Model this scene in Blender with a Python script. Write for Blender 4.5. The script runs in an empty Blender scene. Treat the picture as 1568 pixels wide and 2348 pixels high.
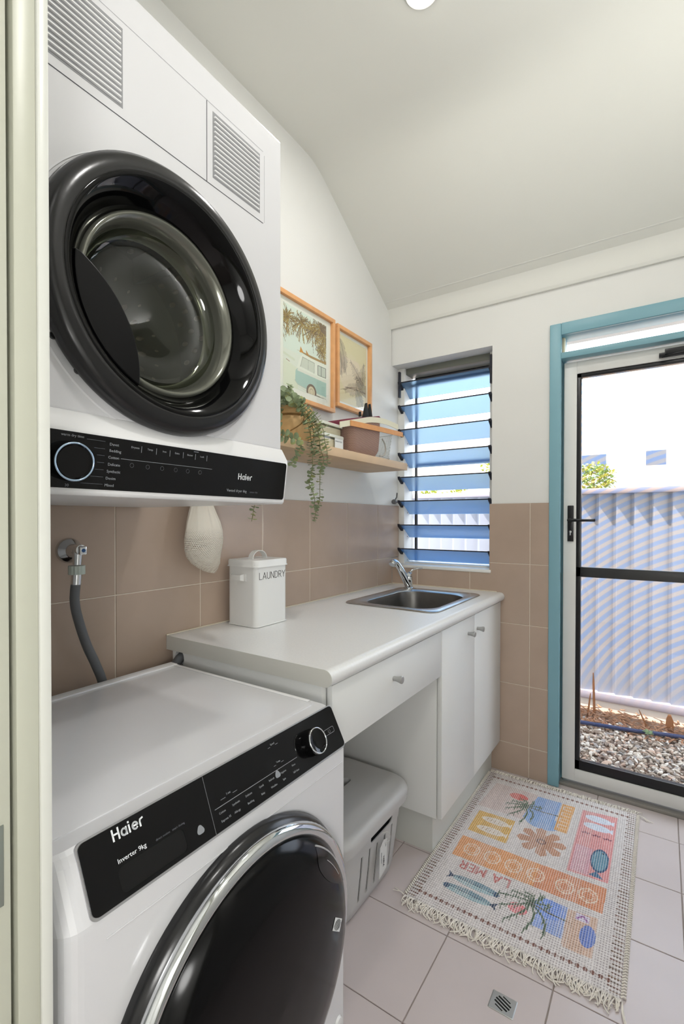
import bpy, bmesh, math, random
import numpy as np
from mathutils import Vector, Matrix

random.seed(7)
rng = np.random.RandomState(7)
SC = bpy.context.scene
COL = SC.collection

# ------------------------------------------------------------------ camera
cam_data = bpy.data.cameras.new('camera')
cam = bpy.data.objects.new('camera', cam_data)
COL.objects.link(cam)
SC.camera = cam
YAW, PITCH, ROLL = 0.58974, -0.01071, 0.00124
cam_data.sensor_fit = 'HORIZONTAL'
cam_data.sensor_width = 36.0
cam_data.lens = 36.0 * 1086.691 / 1568.0
cam_data.shift_x = (784 - 790.556) / 1568.0
cam_data.shift_y = (1204.479 - 1174) / 1568.0
cam_data.clip_start = 0.02
_f = Vector((-math.sin(YAW) * math.cos(PITCH), math.cos(YAW) * math.cos(PITCH), math.sin(PITCH)))
_r = Vector((math.cos(YAW), math.sin(YAW), 0))
_u = _r.cross(_f)
_r2 = _r * math.cos(ROLL) + _u * math.sin(ROLL)
_u2 = -_r * math.sin(ROLL) + _u * math.cos(ROLL)
M = Matrix((_r2, _u2, -_f)).transposed().to_4x4()
M.translation = Vector((1.29505, -2.4251, 1.26615))
cam.matrix_world = M

# ------------------------------------------------------------------ world, sun, lamps, exposure
SC.view_settings.view_transform = 'Standard'
SC.view_settings.look = 'None'
SC.view_settings.exposure = 0.22
SC.view_settings.gamma = 1.0
SC.view_settings.use_curve_mapping = False
world = bpy.data.worlds.new('world')
SC.world = world
world.use_nodes = True
wn = world.node_tree.nodes
wbg = wn['Background']
wbg.inputs['Color'].default_value = (0.80, 0.90, 1.0, 1)
wbg.inputs['Strength'].default_value = 5.0


def light(name, kind, loc, target, energy, size=None, color=(1, 1, 1), **kw):
    d = bpy.data.lights.new(name, kind)
    d.energy = energy
    d.color = color
    o = bpy.data.objects.new(name, d)
    COL.objects.link(o)
    o.location = loc
    o.rotation_euler = (Vector(target) - Vector(loc)).to_track_quat('-Z', 'Y').to_euler()
    if size is not None:
        if kind == 'AREA':
            d.size = size
        elif kind in ('POINT', 'SPOT'):
            d.shadow_soft_size = size
    for k, v in kw.items():
        setattr(d, k, v)
    return o


sun = light('sun', 'SUN', (0, 0, 6), (0.10, 0.22, 5.0), 16.0, color=(1, 0.95, 0.88))
sun.data.angle = 0.01
light('hallway_fill_light', 'POINT', (1.75, -2.95, 1.25), (0, 0, 0), 34, 0.19, (1.0, 0.99, 0.975))  # fill light added behind the camera to brighten the interior
light('laundry_downlight_light', 'AREA', (0.677, -1.086, 2.845), (0.677, -1.086, 0), 5, 0.09, (1.0, 0.98, 0.95), shape='DISK')
light('added_downlight_light', 'AREA', (1.50, -1.93, 2.84), (1.45, -1.9, 0), 7, 0.16, (1.0, 0.98, 0.95), shape='DISK')  # added fill downlight, out of view above the doorway

upl = light('ceiling_fill_light', 'AREA', (1.86, -1.15, 2.08), (1.70, -1.15, 3.0), 9.5, 0.10, (1.0, 0.995, 0.985), shape='RECTANGLE', size_y=1.1)  # added out of view to brighten the ceiling

# ------------------------------------------------------------------ helpers


def lin(c):
    return tuple((x / 255 / 12.92) if x / 255 <= 0.04045 else ((x / 255 + 0.055) / 1.055) ** 2.4 for x in c)


MATS = {}


def mat(name, rgb, rough=0.5, metal=0.0, noise=0.0, nscale=8.0, bump=0.0, bscale=60.0, spec=0.5, coat=0.0,
        trans=0.0, ior=1.45, emit=None, estr=0.0, aniso=None):
    if name in MATS:
        return MATS[name]
    m = bpy.data.materials.new(name)
    m.use_nodes = True
    nt = m.node_tree
    b = nt.nodes['Principled BSDF']
    base = lin(rgb)
    b.inputs['Base Color'].default_value = (*base, 1)
    b.inputs['Roughness'].default_value = rough
    b.inputs['Metallic'].default_value = metal
    b.inputs['Specular IOR Level'].default_value = spec
    b.inputs['IOR'].default_value = ior
    if coat:
        b.inputs['Coat Weight'].default_value = coat
        b.inputs['Coat Roughness'].default_value = 0.03
    if trans:
        b.inputs['Transmission Weight'].default_value = trans
    if emit:
        b.inputs['Emission Color'].default_value = (*lin(emit), 1)
        b.inputs['Emission Strength'].default_value = estr
    tc = nt.nodes.new('ShaderNodeTexCoord')
    if noise > 0:
        n = nt.nodes.new('ShaderNodeTexNoise')
        n.inputs['Scale'].default_value = nscale
        n.inputs['Detail'].default_value = 5
        nt.links.new(tc.outputs['Object'], n.inputs['Vector'])
        mr = nt.nodes.new('ShaderNodeMapRange')
        mr.inputs['From Min'].default_value = 0.3
        mr.inputs['From Max'].default_value = 0.7
        mr.inputs['To Min'].default_value = 1 - noise
        mr.inputs['To Max'].default_value = 1 + noise
        nt.links.new(n.outputs['Fac'], mr.inputs['Value'])
        mx = nt.nodes.new('ShaderNodeMix')
        mx.data_type = 'RGBA'
        mx.blend_type = 'MULTIPLY'
        mx.inputs['Factor'].default_value = 1
        mx.inputs['A'].default_value = (*base, 1)
        nt.links.new(mr.outputs['Result'], mx.inputs['B'])
        nt.links.new(mx.outputs['Result'], b.inputs['Base Color'])
    if bump > 0:
        n2 = nt.nodes.new('ShaderNodeTexNoise')
        n2.inputs['Scale'].default_value = bscale
        n2.inputs['Detail'].default_value = 4
        nt.links.new(tc.outputs['Object'], n2.inputs['Vector'])
        bp = nt.nodes.new('ShaderNodeBump')
        bp.inputs['Strength'].default_value = bump
        bp.inputs['Distance'].default_value = 0.004
        nt.links.new(n2.outputs['Fac'], bp.inputs['Height'])
        nt.links.new(bp.outputs['Normal'], b.inputs['Normal'])
    MATS[name] = m
    return m


def schlick(nt, f0, f1):
    lw = nt.nodes.new('ShaderNodeLayerWeight')
    lw.inputs['Blend'].default_value = 0.5
    pw = nt.nodes.new('ShaderNodeMath')
    pw.operation = 'POWER'
    pw.inputs[1].default_value = 4.5
    nt.links.new(lw.outputs['Facing'], pw.inputs[0])
    ma = nt.nodes.new('ShaderNodeMath')
    ma.operation = 'MULTIPLY_ADD'
    ma.inputs[1].default_value = f1 - f0
    ma.inputs[2].default_value = f0
    nt.links.new(pw.outputs[0], ma.inputs[0])
    return ma


def clear_glass(name, tint=(255, 255, 255), refl=0.10, trans_rough=None):
    """architectural glass: straight-through transparency plus a fresnel mirror"""
    m = bpy.data.materials.new(name)
    m.use_nodes = True
    nt = m.node_tree
    nt.nodes.clear()
    out = nt.nodes.new('ShaderNodeOutputMaterial')
    t = nt.nodes.new('ShaderNodeBsdfTransparent')
    t.inputs['Color'].default_value = (*lin(tint), 1)
    g = nt.nodes.new('ShaderNodeBsdfGlossy')
    g.inputs['Roughness'].default_value = 0.02
    mth = schlick(nt, 0.03 + refl * 0.1, 0.7)
    mx = nt.nodes.new('ShaderNodeMixShader')
    nt.links.new(mth.outputs[0], mx.inputs[0])
    nt.links.new(t.outputs[0], mx.inputs[1])
    nt.links.new(g.outputs[0], mx.inputs[2])
    nt.links.new(mx.outputs[0], out.inputs[0])
    return m


def root_base(o):
    v = Vector((0, 0, 0))
    while o is not None:
        v += o.location
        o = o.parent
    return v


def link_mesh(name, me, m, parent):
    o = bpy.data.objects.new(name, me)
    COL.objects.link(o)
    if m is not None:
        me.materials.append(m)
    if parent is not None:
        o.parent = parent
    return o


class MB:
    def __init__(s):
        s.v, s.f, s.uv = [], [], {}

    def add(s, vs, fs):
        n = len(s.v)
        s.v.extend([tuple(v) for v in vs])
        s.f.extend([tuple(i + n for i in f) for f in fs])
        return s

    def box(s, x0, x1, y0, y1, z0, z1):
        return s.add([(x0, y0, z0), (x1, y0, z0), (x1, y1, z0), (x0, y1, z0), (x0, y0, z1), (x1, y0, z1), (x1, y1, z1), (x0, y1, z1)],
                     [(0, 3, 2, 1), (4, 5, 6, 7), (0, 1, 5, 4), (1, 2, 6, 5), (2, 3, 7, 6), (3, 0, 4, 7)])

    def prism(s, poly, ext):
        """poly: 3D points of a planar outline; ext: extrusion vector"""
        n = len(poly)
        a = [Vector(q) for q in poly]
        e = Vector(ext)
        return s.add(a + [q + e for q in a], [tuple(range(n))[::-1], tuple(range(n, 2 * n))] + [(i, (i + 1) % n, n + (i + 1) % n, n + i) for i in range(n)])

    def lathe(s, prof, c, ax='x', seg=48, flip=False, a0=0.0, a1=2 * math.pi):
        """prof: list of (radius, height along axis)"""
        full = abs(a1 - a0 - 2 * math.pi) < 1e-6
        k = seg if full else seg + 1
        vs, fs = [], []
        for r, h in prof:
            for i in range(k):
                a = a0 + (a1 - a0) * i / seg
                p, q = r * math.cos(a), r * math.sin(a)
                if ax == 'x':
                    vs.append((c[0] + h, c[1] + p, c[2] + q))
                elif ax == 'y':
                    vs.append((c[0] + q, c[1] + h, c[2] + p))
                else:
                    vs.append((c[0] + p, c[1] + q, c[2] + h))
        for j in range(len(prof) - 1):
            for i in range(seg):
                i2 = (i + 1) % k
                fs.append((j * k + i, j * k + i2, (j + 1) * k + i2, (j + 1) * k + i))
        return s.add(vs, fs)

    def tube(s, pts, rad, seg=8, cap=True):
        pts = [Vector(q) for q in pts]
        n = len(pts)
        rads = rad if isinstance(rad, (list, tuple)) else [rad] * n
        tan = []
        for i in range(n):
            t = pts[min(i + 1, n - 1)] - pts[max(i - 1, 0)]
            tan.append(t.normalized() if t.length > 1e-9 else Vector((0, 0, 1)))
        ref = Vector((0, 0, 1)) if abs(tan[0].z) < 0.9 else Vector((1, 0, 0))
        nrm = (ref - tan[0] * ref.dot(tan[0])).normalized()
        vs = []
        for i in range(n):
            nrm = (nrm - tan[i] * nrm.dot(tan[i]))
            nrm = nrm.normalized() if nrm.length > 1e-9 else tan[i].orthogonal().normalized()
            b = tan[i].cross(nrm)
            for j in range(seg):
                a = 2 * math.pi * j / seg
                vs.append(pts[i] + (nrm * math.cos(a) + b * math.sin(a)) * rads[i])
        fs = [(i * seg + j, i * seg + (j + 1) % seg, (i + 1) * seg + (j + 1) % seg, (i + 1) * seg + j) for i in range(n - 1) for j in range(seg)]
        if cap:
            fs += [tuple(range(seg))[::-1], tuple(range((n - 1) * seg, n * seg))]
        return s.add(vs, fs)

    def loft(s, rings, cap0=True, cap1=True):
        k = len(rings[0])
        vs = [q for r in rings for q in r]
        fs = [(j * k + i, j * k + (i + 1) % k, (j + 1) * k + (i + 1) % k, (j + 1) * k + i) for j in range(len(rings) - 1) for i in range(k)]
        if cap0:
            fs.append(tuple(range(k))[::-1])
        if cap1:
            fs.append(tuple(range((len(rings) - 1) * k, len(rings) * k)))
        return s.add(vs, fs)

    def mesh(s, name, base=Vector((0, 0, 0)), bevel=0.0, segs=2, smooth=40, bang=30):
        me = bpy.data.meshes.new(name)
        me.from_pydata([tuple(Vector(v) - base) for v in s.v], [], s.f)
        bm = bmesh.new()
        bm.from_mesh(me)
        bmesh.ops.recalc_face_normals(bm, faces=bm.faces)
        if bevel > 0:
            es = [e for e in bm.edges if len(e.link_faces) == 2 and e.calc_face_angle(0) > math.radians(bang)]
            bmesh.ops.bevel(bm, geom=es, offset=bevel, segments=segs, affect='EDGES', profile=0.5, clamp_overlap=True)
        if smooth:
            for fc in bm.faces:
                fc.smooth = True
            for e in bm.edges:
                if len(e.link_faces) == 2:
                    e.smooth = e.calc_face_angle(0) < math.radians(smooth)
        bm.to_mesh(me)
        bm.free()
        return me

    def build(s, name, m, parent=None, **kw):
        base = root_base(parent) if parent is not None else kw.pop('base', Vector((0, 0, 0)))
        kw.pop('base', None)
        me = s.mesh(name, base, **kw)
        return link_mesh(name, me, m, parent)


def tag(o, label=None, cat=None, group=None, kind=None):
    if label:
        o['label'] = label
    if cat:
        o['category'] = cat
    if group:
        o['group'] = group
    if kind:
        o['kind'] = kind
    return o


def thing(name, loc, label, cat, group=None):
    o = bpy.data.objects.new(name, None)
    o.empty_display_size = 0.05
    COL.objects.link(o)
    o.location = loc
    return tag(o, label, cat, group)


def structure(name, mb, m, label=None, **kw):
    o = mb.build(name, m, None, **kw)
    return tag(o, label, kind='structure')


def boolean_cut(o, cutter):
    me = cutter.mesh('cutter', root_base(o), smooth=0)
    c = bpy.data.objects.new('cutter', me)
    COL.objects.link(c)
    md = o.modifiers.new('cut', 'BOOLEAN')
    md.operation = 'DIFFERENCE'
    md.solver = 'EXACT'
    md.object = c
    c.matrix_world = Matrix.Translation(root_base(o))
    bpy.context.view_layer.update()
    dg = bpy.context.evaluated_depsgraph_get()
    new = bpy.data.meshes.new_from_object(o.evaluated_get(dg))
    o.modifiers.clear()
    o.data = new
    bpy.data.objects.remove(c)
    return o


def rrect(w, h, r, n=5):
    """rounded rectangle outline centred on 0, counter-clockwise"""
    out = []
    for cx, cy, a in ((w / 2 - r, h / 2 - r, 0), (-w / 2 + r, h / 2 - r, 90), (-w / 2 + r, -h / 2 + r, 180), (w / 2 - r, -h / 2 + r, 270)):
        for i in range(n + 1):
            t = math.radians(a + 90 * i / n)
            out.append((cx + r * math.cos(t), cy + r * math.sin(t)))
    return out


def arc_pts(c, r, a0, a1, n):
    return [(c[0] + r * math.cos(math.radians(a0 + (a1 - a0) * i / n)), c[1] + r * math.sin(math.radians(a0 + (a1 - a0) * i / n))) for i in range(n + 1)]


def smooth_path(pts, k=6):
    pts = [Vector(q) for q in pts]
    out = []
    n = len(pts)
    for i in range(n - 1):
        p0, p1, p2, p3 = pts[max(i - 1, 0)], pts[i], pts[i + 1], pts[min(i + 2, n - 1)]
        for j in range(k):
            t = j / k
            out.append(0.5 * ((2 * p1) + (-p0 + p2) * t + (2 * p0 - 5 * p1 + 4 * p2 - p3) * t * t + (-p0 + 3 * p1 - 3 * p2 + p3) * t ** 3))
    out.append(pts[-1])
    return out


# stroke lettering (each glyph: width, list of polylines in a 0..1 high box)
def _arc(cx, cy, rx, ry, a0, a1, n=12):
    return [(cx + rx * math.cos(math.radians(a0 + (a1 - a0) * i / n)), cy + ry * math.sin(math.radians(a0 + (a1 - a0) * i / n))) for i in range(n + 1)]


GLY = {
    'L': (0.52, [[(0, 1), (0, 0), (0.5, 0)]]),
    'A': (0.74, [[(0, 0), (0.36, 1), (0.72, 0)], [(0.13, 0.33), (0.59, 0.33)]]),
    'U': (0.66, [[(0, 1), (0, 0.3)] + _arc(0.31, 0.31, 0.31, 0.31, 180, 360) + [(0.62, 1)]]),
    'N': (0.68, [[(0, 0), (0, 1), (0.62, 0), (0.62, 1)]]),
    'D': (0.68, [[(0, 0), (0, 1), (0.25, 1)] + _arc(0.25, 0.5, 0.4, 0.5, 90, -90) + [(0, 0)]]),
    'R': (0.60, [[(0, 0), (0, 1), (0.28, 1)] + _arc(0.28, 0.74, 0.26, 0.26, 90, -90) + [(0, 0.48)], [(0.28, 0.48), (0.56, 0)]]),
    'Y': (0.66, [[(0, 1), (0.33, 0.45), (0.66, 1)], [(0.33, 0.45), (0.33, 0)]]),
    'H': (0.66, [[(0, 0), (0, 1)], [(0.6, 0), (0.6, 1)], [(0, 0.52), (0.6, 0.52)]]),
    'a': (0.56, [_arc(0.26, 0.33, 0.26, 0.30, 0, 360, 20), [(0.52, 0.68), (0.52, 0)]]),
    'i': (0.14, [[(0.04, 0.68), (0.04, 0)], [(0.04, 0.92), (0.04, 0.99)]]),
    'e': (0.60, [[(0.03, 0.35), (0.55, 0.35)] + _arc(0.28, 0.33, 0.27, 0.31, 5, 315, 20)]),
    'r': (0.36, [[(0, 0), (0, 0.42), (0.07, 0.62), (0.34, 0.70)]]),
}


def stroke_text(name, s, org, xd, yd, h, wd, m, parent, depth=0.0004, gap=0.16):
    mb = MB()
    org, xd, yd = Vector(org), Vector(xd).normalized(), Vector(yd).normalized()
    nd = xd.cross(yd)
    x = 0.0
    for ch in s:
        w, lines = GLY[ch]
        for ln in lines:
            pts = [Vector((x + a * h, b * h, 0)) for a, b in ln]
            for i in range(len(pts) - 1):
                d = pts[i + 1] - pts[i]
                if d.length < 1e-7:
                    continue
                d.normalize()
                e = d * (wd * 0.35)
                q = Vector((-d.y, d.x, 0)) * (wd / 2)
                c4 = [pts[i] - e - q, pts[i + 1] + e - q, pts[i + 1] + e + q, pts[i] - e + q]
                mb.prism([org + xd * c.x + yd * c.y for c in c4], nd * depth)
        x += (w + gap) * h
    return mb.build(name, m, parent, smooth=0)


def font_text(name, s, org, xd, yd, size, m, parent, depth=0.0003, bold=0.0, spacing=1.0, align='LEFT'):
    cu = bpy.data.curves.new(name, 'FONT')
    cu.body = s
    cu.size = size
    cu.extrude = depth
    cu.offset = bold
    cu.space_character = spacing
    cu.align_x = align
    cu.resolution_u = 2
    o = bpy.data.objects.new(name, cu)
    COL.objects.link(o)
    dg = bpy.context.evaluated_depsgraph_get()
    me = bpy.data.meshes.new_from_object(o.evaluated_get(dg))
    bpy.data.objects.remove(o)
    xd, yd = Vector(xd).normalized(), Vector(yd).normalized()
    T = Matrix((xd, yd, xd.cross(yd))).transposed().to_4x4()
    T.translation = Vector(org) - root_base(parent)
    me.transform(T)
    me.materials.clear()
    return link_mesh(name, me, m, parent)


def join_text(name, items, m, parent):
    """several short printed words as one part"""
    bm = bmesh.new()
    for it in items:
        o = font_text('t', *it, m, parent)
        bm.from_mesh(o.data)
        bpy.data.objects.remove(o)
    me = bpy.data.meshes.new(name)
    bm.to_mesh(me)
    bm.free()
    o = link_mesh(name, me, m, parent)
    o['kind'] = 'stuff'
    return o


# raster painter for flat print and woven pattern (kept as a colour attribute on a fine grid)
class Canvas:
    def __init__(s, w, h, res, bg):
        s.nx, s.ny, s.w, s.h = int(round(w / res)), int(round(h / res)), w, h
        s.u = (np.arange(s.nx) + 0.5) / s.nx * w
        s.vv = (np.arange(s.ny) + 0.5) / s.ny * h
        s.U, s.V = np.meshgrid(s.u, s.vv)
        s.c = np.ones((s.ny, s.nx, 3)) * np.array(lin(bg))

    def put(s, mask, rgb, a=1.0):
        col = np.array(lin(rgb))
        s.c[mask] = s.c[mask] * (1 - a) + col * a

    def poly(s, pts, rgb, a=1.0):
        ins = np.zeros(s.U.shape, bool)
        n = len(pts)
        for i in range(n):
            x0, y0 = pts[i]
            x1, y1 = pts[(i + 1) % n]
            if y0 == y1:
                continue
            cnd = ((y0 > s.V) != (y1 > s.V)) & (s.U < (x1 - x0) * (s.V - y0) / (y1 - y0) + x0)
            ins ^= cnd
        s.put(ins, rgb, a)
        return ins

    def ell(s, cx, cy, rx, ry, rgb, a=1.0, ring=None, rot=0.0):
        du, dv = s.U - cx, s.V - cy
        cr, sr = math.cos(rot), math.sin(rot)
        d = ((du * cr + dv * sr) / rx) ** 2 + ((-du * sr + dv * cr) / ry) ** 2
        m = d < 1 if ring is None else (d < 1) & (d > (1 - ring) ** 2)
        s.put(m, rgb, a)

    def line(s, pts, wd, rgb, a=1.0):
        for (x0, y0), (x1, y1) in zip(pts[:-1], pts[1:]):
            dx, dy = x1 - x0, y1 - y0
            L = dx * dx + dy * dy + 1e-12
            t = np.clip(((s.U - x0) * dx + (s.V - y0) * dy) / L, 0, 1)
            m = np.hypot(s.U - x0 - t * dx, s.V - y0 - t * dy) < wd / 2
            s.put(m, rgb, a)

    def sheet(s, name, org, ud, vd, m, parent, zfun=None, base=None):
        org, ud, vd = np.array(org, float), np.array(ud, float), np.array(vd, float)
        nx, ny = s.nx, s.ny
        P = org + s.U[..., None] * ud + s.V[..., None] * vd
        if zfun is not None:
            P = P + zfun(s.U, s.V)[..., None] * np.cross(ud, vd)
        b = np.array(root_base(parent)) if parent is not None else np.array(base if base is not None else (0, 0, 0), float)
        P = (P - b).reshape(-1, 3)
        I = np.arange(nx * ny).reshape(ny, nx)
        q = np.stack([I[:-1, :-1], I[:-1, 1:], I[1:, 1:], I[1:, :-1]], -1).reshape(-1, 4)
        me = bpy.data.meshes.new(name)
        me.vertices.add(len(P))
        me.vertices.foreach_set('co', P.ravel())
        me.loops.add(q.size)
        me.loops.foreach_set('vertex_index', q.ravel())
        me.polygons.add(len(q))
        me.polygons.foreach_set('loop_start', np.arange(0, q.size, 4))
        me.update(calc_edges=True)
        at = me.color_attributes.new('print', 'FLOAT_COLOR', 'POINT')
        at.data.foreach_set('color', np.concatenate([s.c.reshape(-1, 3), np.ones((nx * ny, 1))], 1).ravel())
        me.polygons.foreach_set('use_smooth', np.ones(len(q), bool))
        return link_mesh(name, me, m, parent)


def print_mat(name, rough=0.9, bump=0.0, spec=0.3):
    m = bpy.data.materials.new(name)
    m.use_nodes = True
    nt = m.node_tree
    b = nt.nodes['Principled BSDF']
    b.inputs['Roughness'].default_value = rough
    b.inputs['Specular IOR Level'].default_value = spec
    a = nt.nodes.new('ShaderNodeVertexColor')
    a.layer_name = 'print'
    nt.links.new(a.outputs['Color'], b.inputs['Base Color'])
    return m


# ------------------------------------------------------------------ materials
PLASTER = mat('white_plaster_paint', (226, 226, 222), 0.75, noise=0.012, nscale=3, bump=0.05, bscale=150)
CEILING = mat('ceiling_paint', (222, 222, 214), 0.85, noise=0.01, nscale=2)
CORNICE = mat('cornice_paint', (224, 224, 217), 0.7)
GROUT = mat('light_grout', (214, 203, 188), 0.9, noise=0.05, nscale=40)
FGROUT = mat('floor_grout', (150, 138, 132), 0.9, noise=0.08, nscale=30)
WTILE = mat('beige_wall_tile', (178, 158, 142), 0.22, noise=0.05, nscale=5, bump=0.02, bscale=20)
FTILE = mat('pale_floor_tile', (196, 185, 183), 0.28, noise=0.03, nscale=4, bump=0.03, bscale=14)
JAMB = mat('cream_gloss_jamb_paint', (184, 185, 170), 0.35, noise=0.01, nscale=4)
DARKGAP = mat('dark_gap', (52, 42, 36), 0.9)
TEAL = mat('teal_gloss_paint', (126, 170, 182), 0.38, noise=0.03, nscale=5)
ALU = mat('white_powdercoat', (226, 226, 222), 0.35, noise=0.012, nscale=6)
BLACKM = mat('black_powdercoat', (17, 18, 22), 0.3)
BLACKP = mat('black_plastic', (20, 20, 22), 0.35)
LAM = mat('white_laminate', (226, 227, 224), 0.35, noise=0.008, nscale=4)
BENCH = mat('pale_benchtop_laminate', (222, 222, 220), 0.3, noise=0.03, nscale=160, bump=0.01, bscale=200)
KICK = mat('grey_kick_laminate', (205, 206, 200), 0.4)
KNOB = mat('brushed_nickel', (176, 176, 174), 0.35, metal=0.7)
CHROME = mat('chrome', (215, 218, 220), 0.07, metal=1.0)
STEEL = mat('stainless_steel', (196, 196, 196), 0.24, metal=1.0, noise=0.04, nscale=30)
ENAMEL = mat('white_appliance_enamel', (211, 211, 213), 0.22, coat=0.3)
ENAMEL2 = mat('white_appliance_plastic', (224, 224, 224), 0.3)
GLOSSBLK = mat('gloss_black_glass', (9, 9, 10), 0.07, spec=0.35)
SATBLK = mat('satin_black_plastic', (26, 26, 27), 0.22)
PRINTW = mat('white_print', (225, 228, 230), 0.5, emit=(225, 228, 230), estr=0.0)
PRINTG = mat('grey_print', (135, 138, 142), 0.5)
PRINTD = mat('dim_grey_print', (84, 86, 92), 0.5)
SEAM = mat('grey_seam_line', (120, 122, 124), 0.8)
TIN = mat('white_tin_enamel', (224, 224, 221), 0.35, noise=0.01, nscale=5)
INK = mat('black_ink', (40, 40, 44), 0.6)
OAK = mat('pale_oak_veneer', (205, 176, 140), 0.5, noise=0.06, nscale=12)
FRAMEW = mat('honey_timber_frame', (222, 166, 112), 0.42, noise=0.08, nscale=25)
HAMPER = mat('grey_plastic_hamper', (186, 185, 183), 0.4, noise=0.012, nscale=6)
RUBBER = mat('grey_rubber_hose', (96, 98, 100), 0.5)
COTTON = mat('undyed_cotton_cord', (232, 226, 216), 0.95)
LEAF = mat('dusty_green_leaf', (142, 156, 120), 0.55, noise=0.16, nscale=45)
LEAFP = mat('pale_green_leaf', (158, 165, 110), 0.55, noise=0.12, nscale=45)
STEM = mat('green_stem', (128, 128, 84), 0.6)
KRAFT = mat('kraft_paper_pot', (204, 168, 118), 0.8, noise=0.06, nscale=20, bump=0.15, bscale=40)
TWINE = mat('jute_twine', (128, 96, 52), 0.9)
GLASS = clear_glass('window_glass')

# ------------------------------------------------------------------ the room
ZT, TH = 1.3508, 0.008          # top of the wall tiles, tile thickness


def ceil_z(y):
    """ceiling height: flat 2.868, falling to the end wall over the last 0.72 m"""
    t = (y + 0.72) / 0.10
    s = 0.618
    yy = 0.5 * ((y + 0.72) + math.sqrt((y + 0.72) ** 2 + 0.05 ** 2))
    return 2.868 - s * yy + 0.01


# end wall (around window 0..0.565 x 1.003..2.157 and door 0.87..1.83 x 0..2.17)
eb = MB()
eb.box(-0.30, 0.0, TH, 0.25, -0.3, 1.003)
eb.box(-0.30, 0.0, TH, 0.25, 2.157, 2.9)
eb.box(0.0, 0.57, TH, 0.25, -0.3, 1.003)
eb.box(0.0, 0.57, TH, 0.25, 2.157, 2.9)
eb.box(0.57, 0.872, TH, 0.25, -0.3, 2.9)
eb.box(0.872, 1.815, TH, 0.25, 2.17, 2.9)
eb.box(1.815, 2.3, TH, 0.25, -0.3, 2.9)
eb.box(0.872, 1.815, TH, 0.25, -0.3, -0.012)
wall_back = structure('wall_back', eb, PLASTER, 'white end wall with louvred window and glazed back door', smooth=0)
wl = MB()
wl.box(-0.20, -TH, -4.2, 0.0, -0.1, 3.0)
wl.box(-0.20, -TH, 0.0, 0.25, 1.003, 2.157)
wall_left = structure('wall_left', wl, PLASTER, 'white wall behind the machines, tiled in beige below', smooth=0)
wr = MB().box(1.95, 2.1, -2.176, 0.25, -0.1, 3.0)
structure('wall_right', wr, PLASTER, smooth=0)
wf = MB()
wf.box(-0.1, 0.70, -2.30, -2.182, -0.1, 3.0)
wf.box(1.66, 2.1, -2.30, -2.182, -0.1, 3.0)
wf.box(0.70, 1.66, -2.30, -2.182, 2.12, 3.0)
structure('wall_front', wf, PLASTER, smooth=0)
hw = MB()
hw.box(2.3, 2.4, -4.2, -2.30, -0.1, 2.7)
hw.box(-0.1, 2.4, -4.3, -4.2, -0.1, 2.7)
hw.box(-0.1, 2.4, -4.2, -2.30, 2.60, 2.7)
structure('wall_hallway', hw, PLASTER, smooth=0)

fl = MB().box(-0.1, 2.4, -4.3, 0.10, -0.12, -0.004)
floor = structure('floor', fl, FGROUT, 'pale floor tiles with grey grout', smooth=0)

ys = [-2.30, -1.6, -1.1, -0.95, -0.88, -0.82, -0.78, -0.74, -0.70, -0.66, -0.62, -0.56, -0.48, -0.3, 0.30]
prof = [(y, ceil_z(y)) for y in ys]
outline = [(-0.1, y, z) for y, z in prof] + [(-0.1, 0.30, 3.05), (-0.1, -2.30, 3.05)]
structure('ceiling', MB().prism(outline, (2.2, 0, 0)), CEILING, 'raked white ceiling dropping to the end wall', smooth=45)
# cove cornice along the end wall
zc0 = ceil_z(-0.085)
cv = [(0, TH, 2.362), (0, -0.006, 2.362), (0, -0.012, 2.372)]
for i in range(9):
    a = i / 8
    cv.append((0, -0.014 - 0.066 * a ** 1.6, 2.376 + (zc0 - 2.380) * (1 - (1 - a) ** 1.7)))
cv += [(0, -0.085, zc0 - 0.001), (0, -0.088, zc0 + 0.03), (0, TH, zc0 + 0.03)]
structure('trim_1', MB().prism([(-0.008, b, c) for a, b, c in cv], (1.958, 0, 0)), CORNICE, 'cove cornice above the window and door')


def tile_poly(poly, n, m, parent, thick, name='tile', ch=0.0012):
    """poly 3D outline on the back plane, n outward normal"""
    n = Vector(n)
    a = [Vector(q) for q in poly]
    c = sum(a, Vector()) / len(a)
    mb = MB()
    k = len(a)
    inn = []
    for q in a:                                     # small chamfer towards the centre
        d = c - q
        inn.append(q + Vector([math.copysign(ch, t) if abs(t) > 1e-6 else 0 for t in d]))
    vs = a + [q + n * (thick - ch) for q in a] + [q + n * thick for q in inn]
    fs = [(i, (i + 1) % k, k + (i + 1) % k, k + i) for i in range(k)] + [(k + i, k + (i + 1) % k, 2 * k + (i + 1) % k, 2 * k + i) for i in range(k)] + [tuple(range(2 * k, 3 * k))]
    mb.add(vs, fs)
    return mb.build(name, m, parent, smooth=0)


G = 0.0017


def cells(lo, hi, org, step):
    out = []
    i = math.floor((lo - org) / step)
    while org + i * step < hi - 1e-6:
        a, b = max(lo, org + i * step), min(hi, org + (i + 1) * step)
        if b - a > 0.012:
            out.append((a + G, b - G))
        i += 1
    return out


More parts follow.
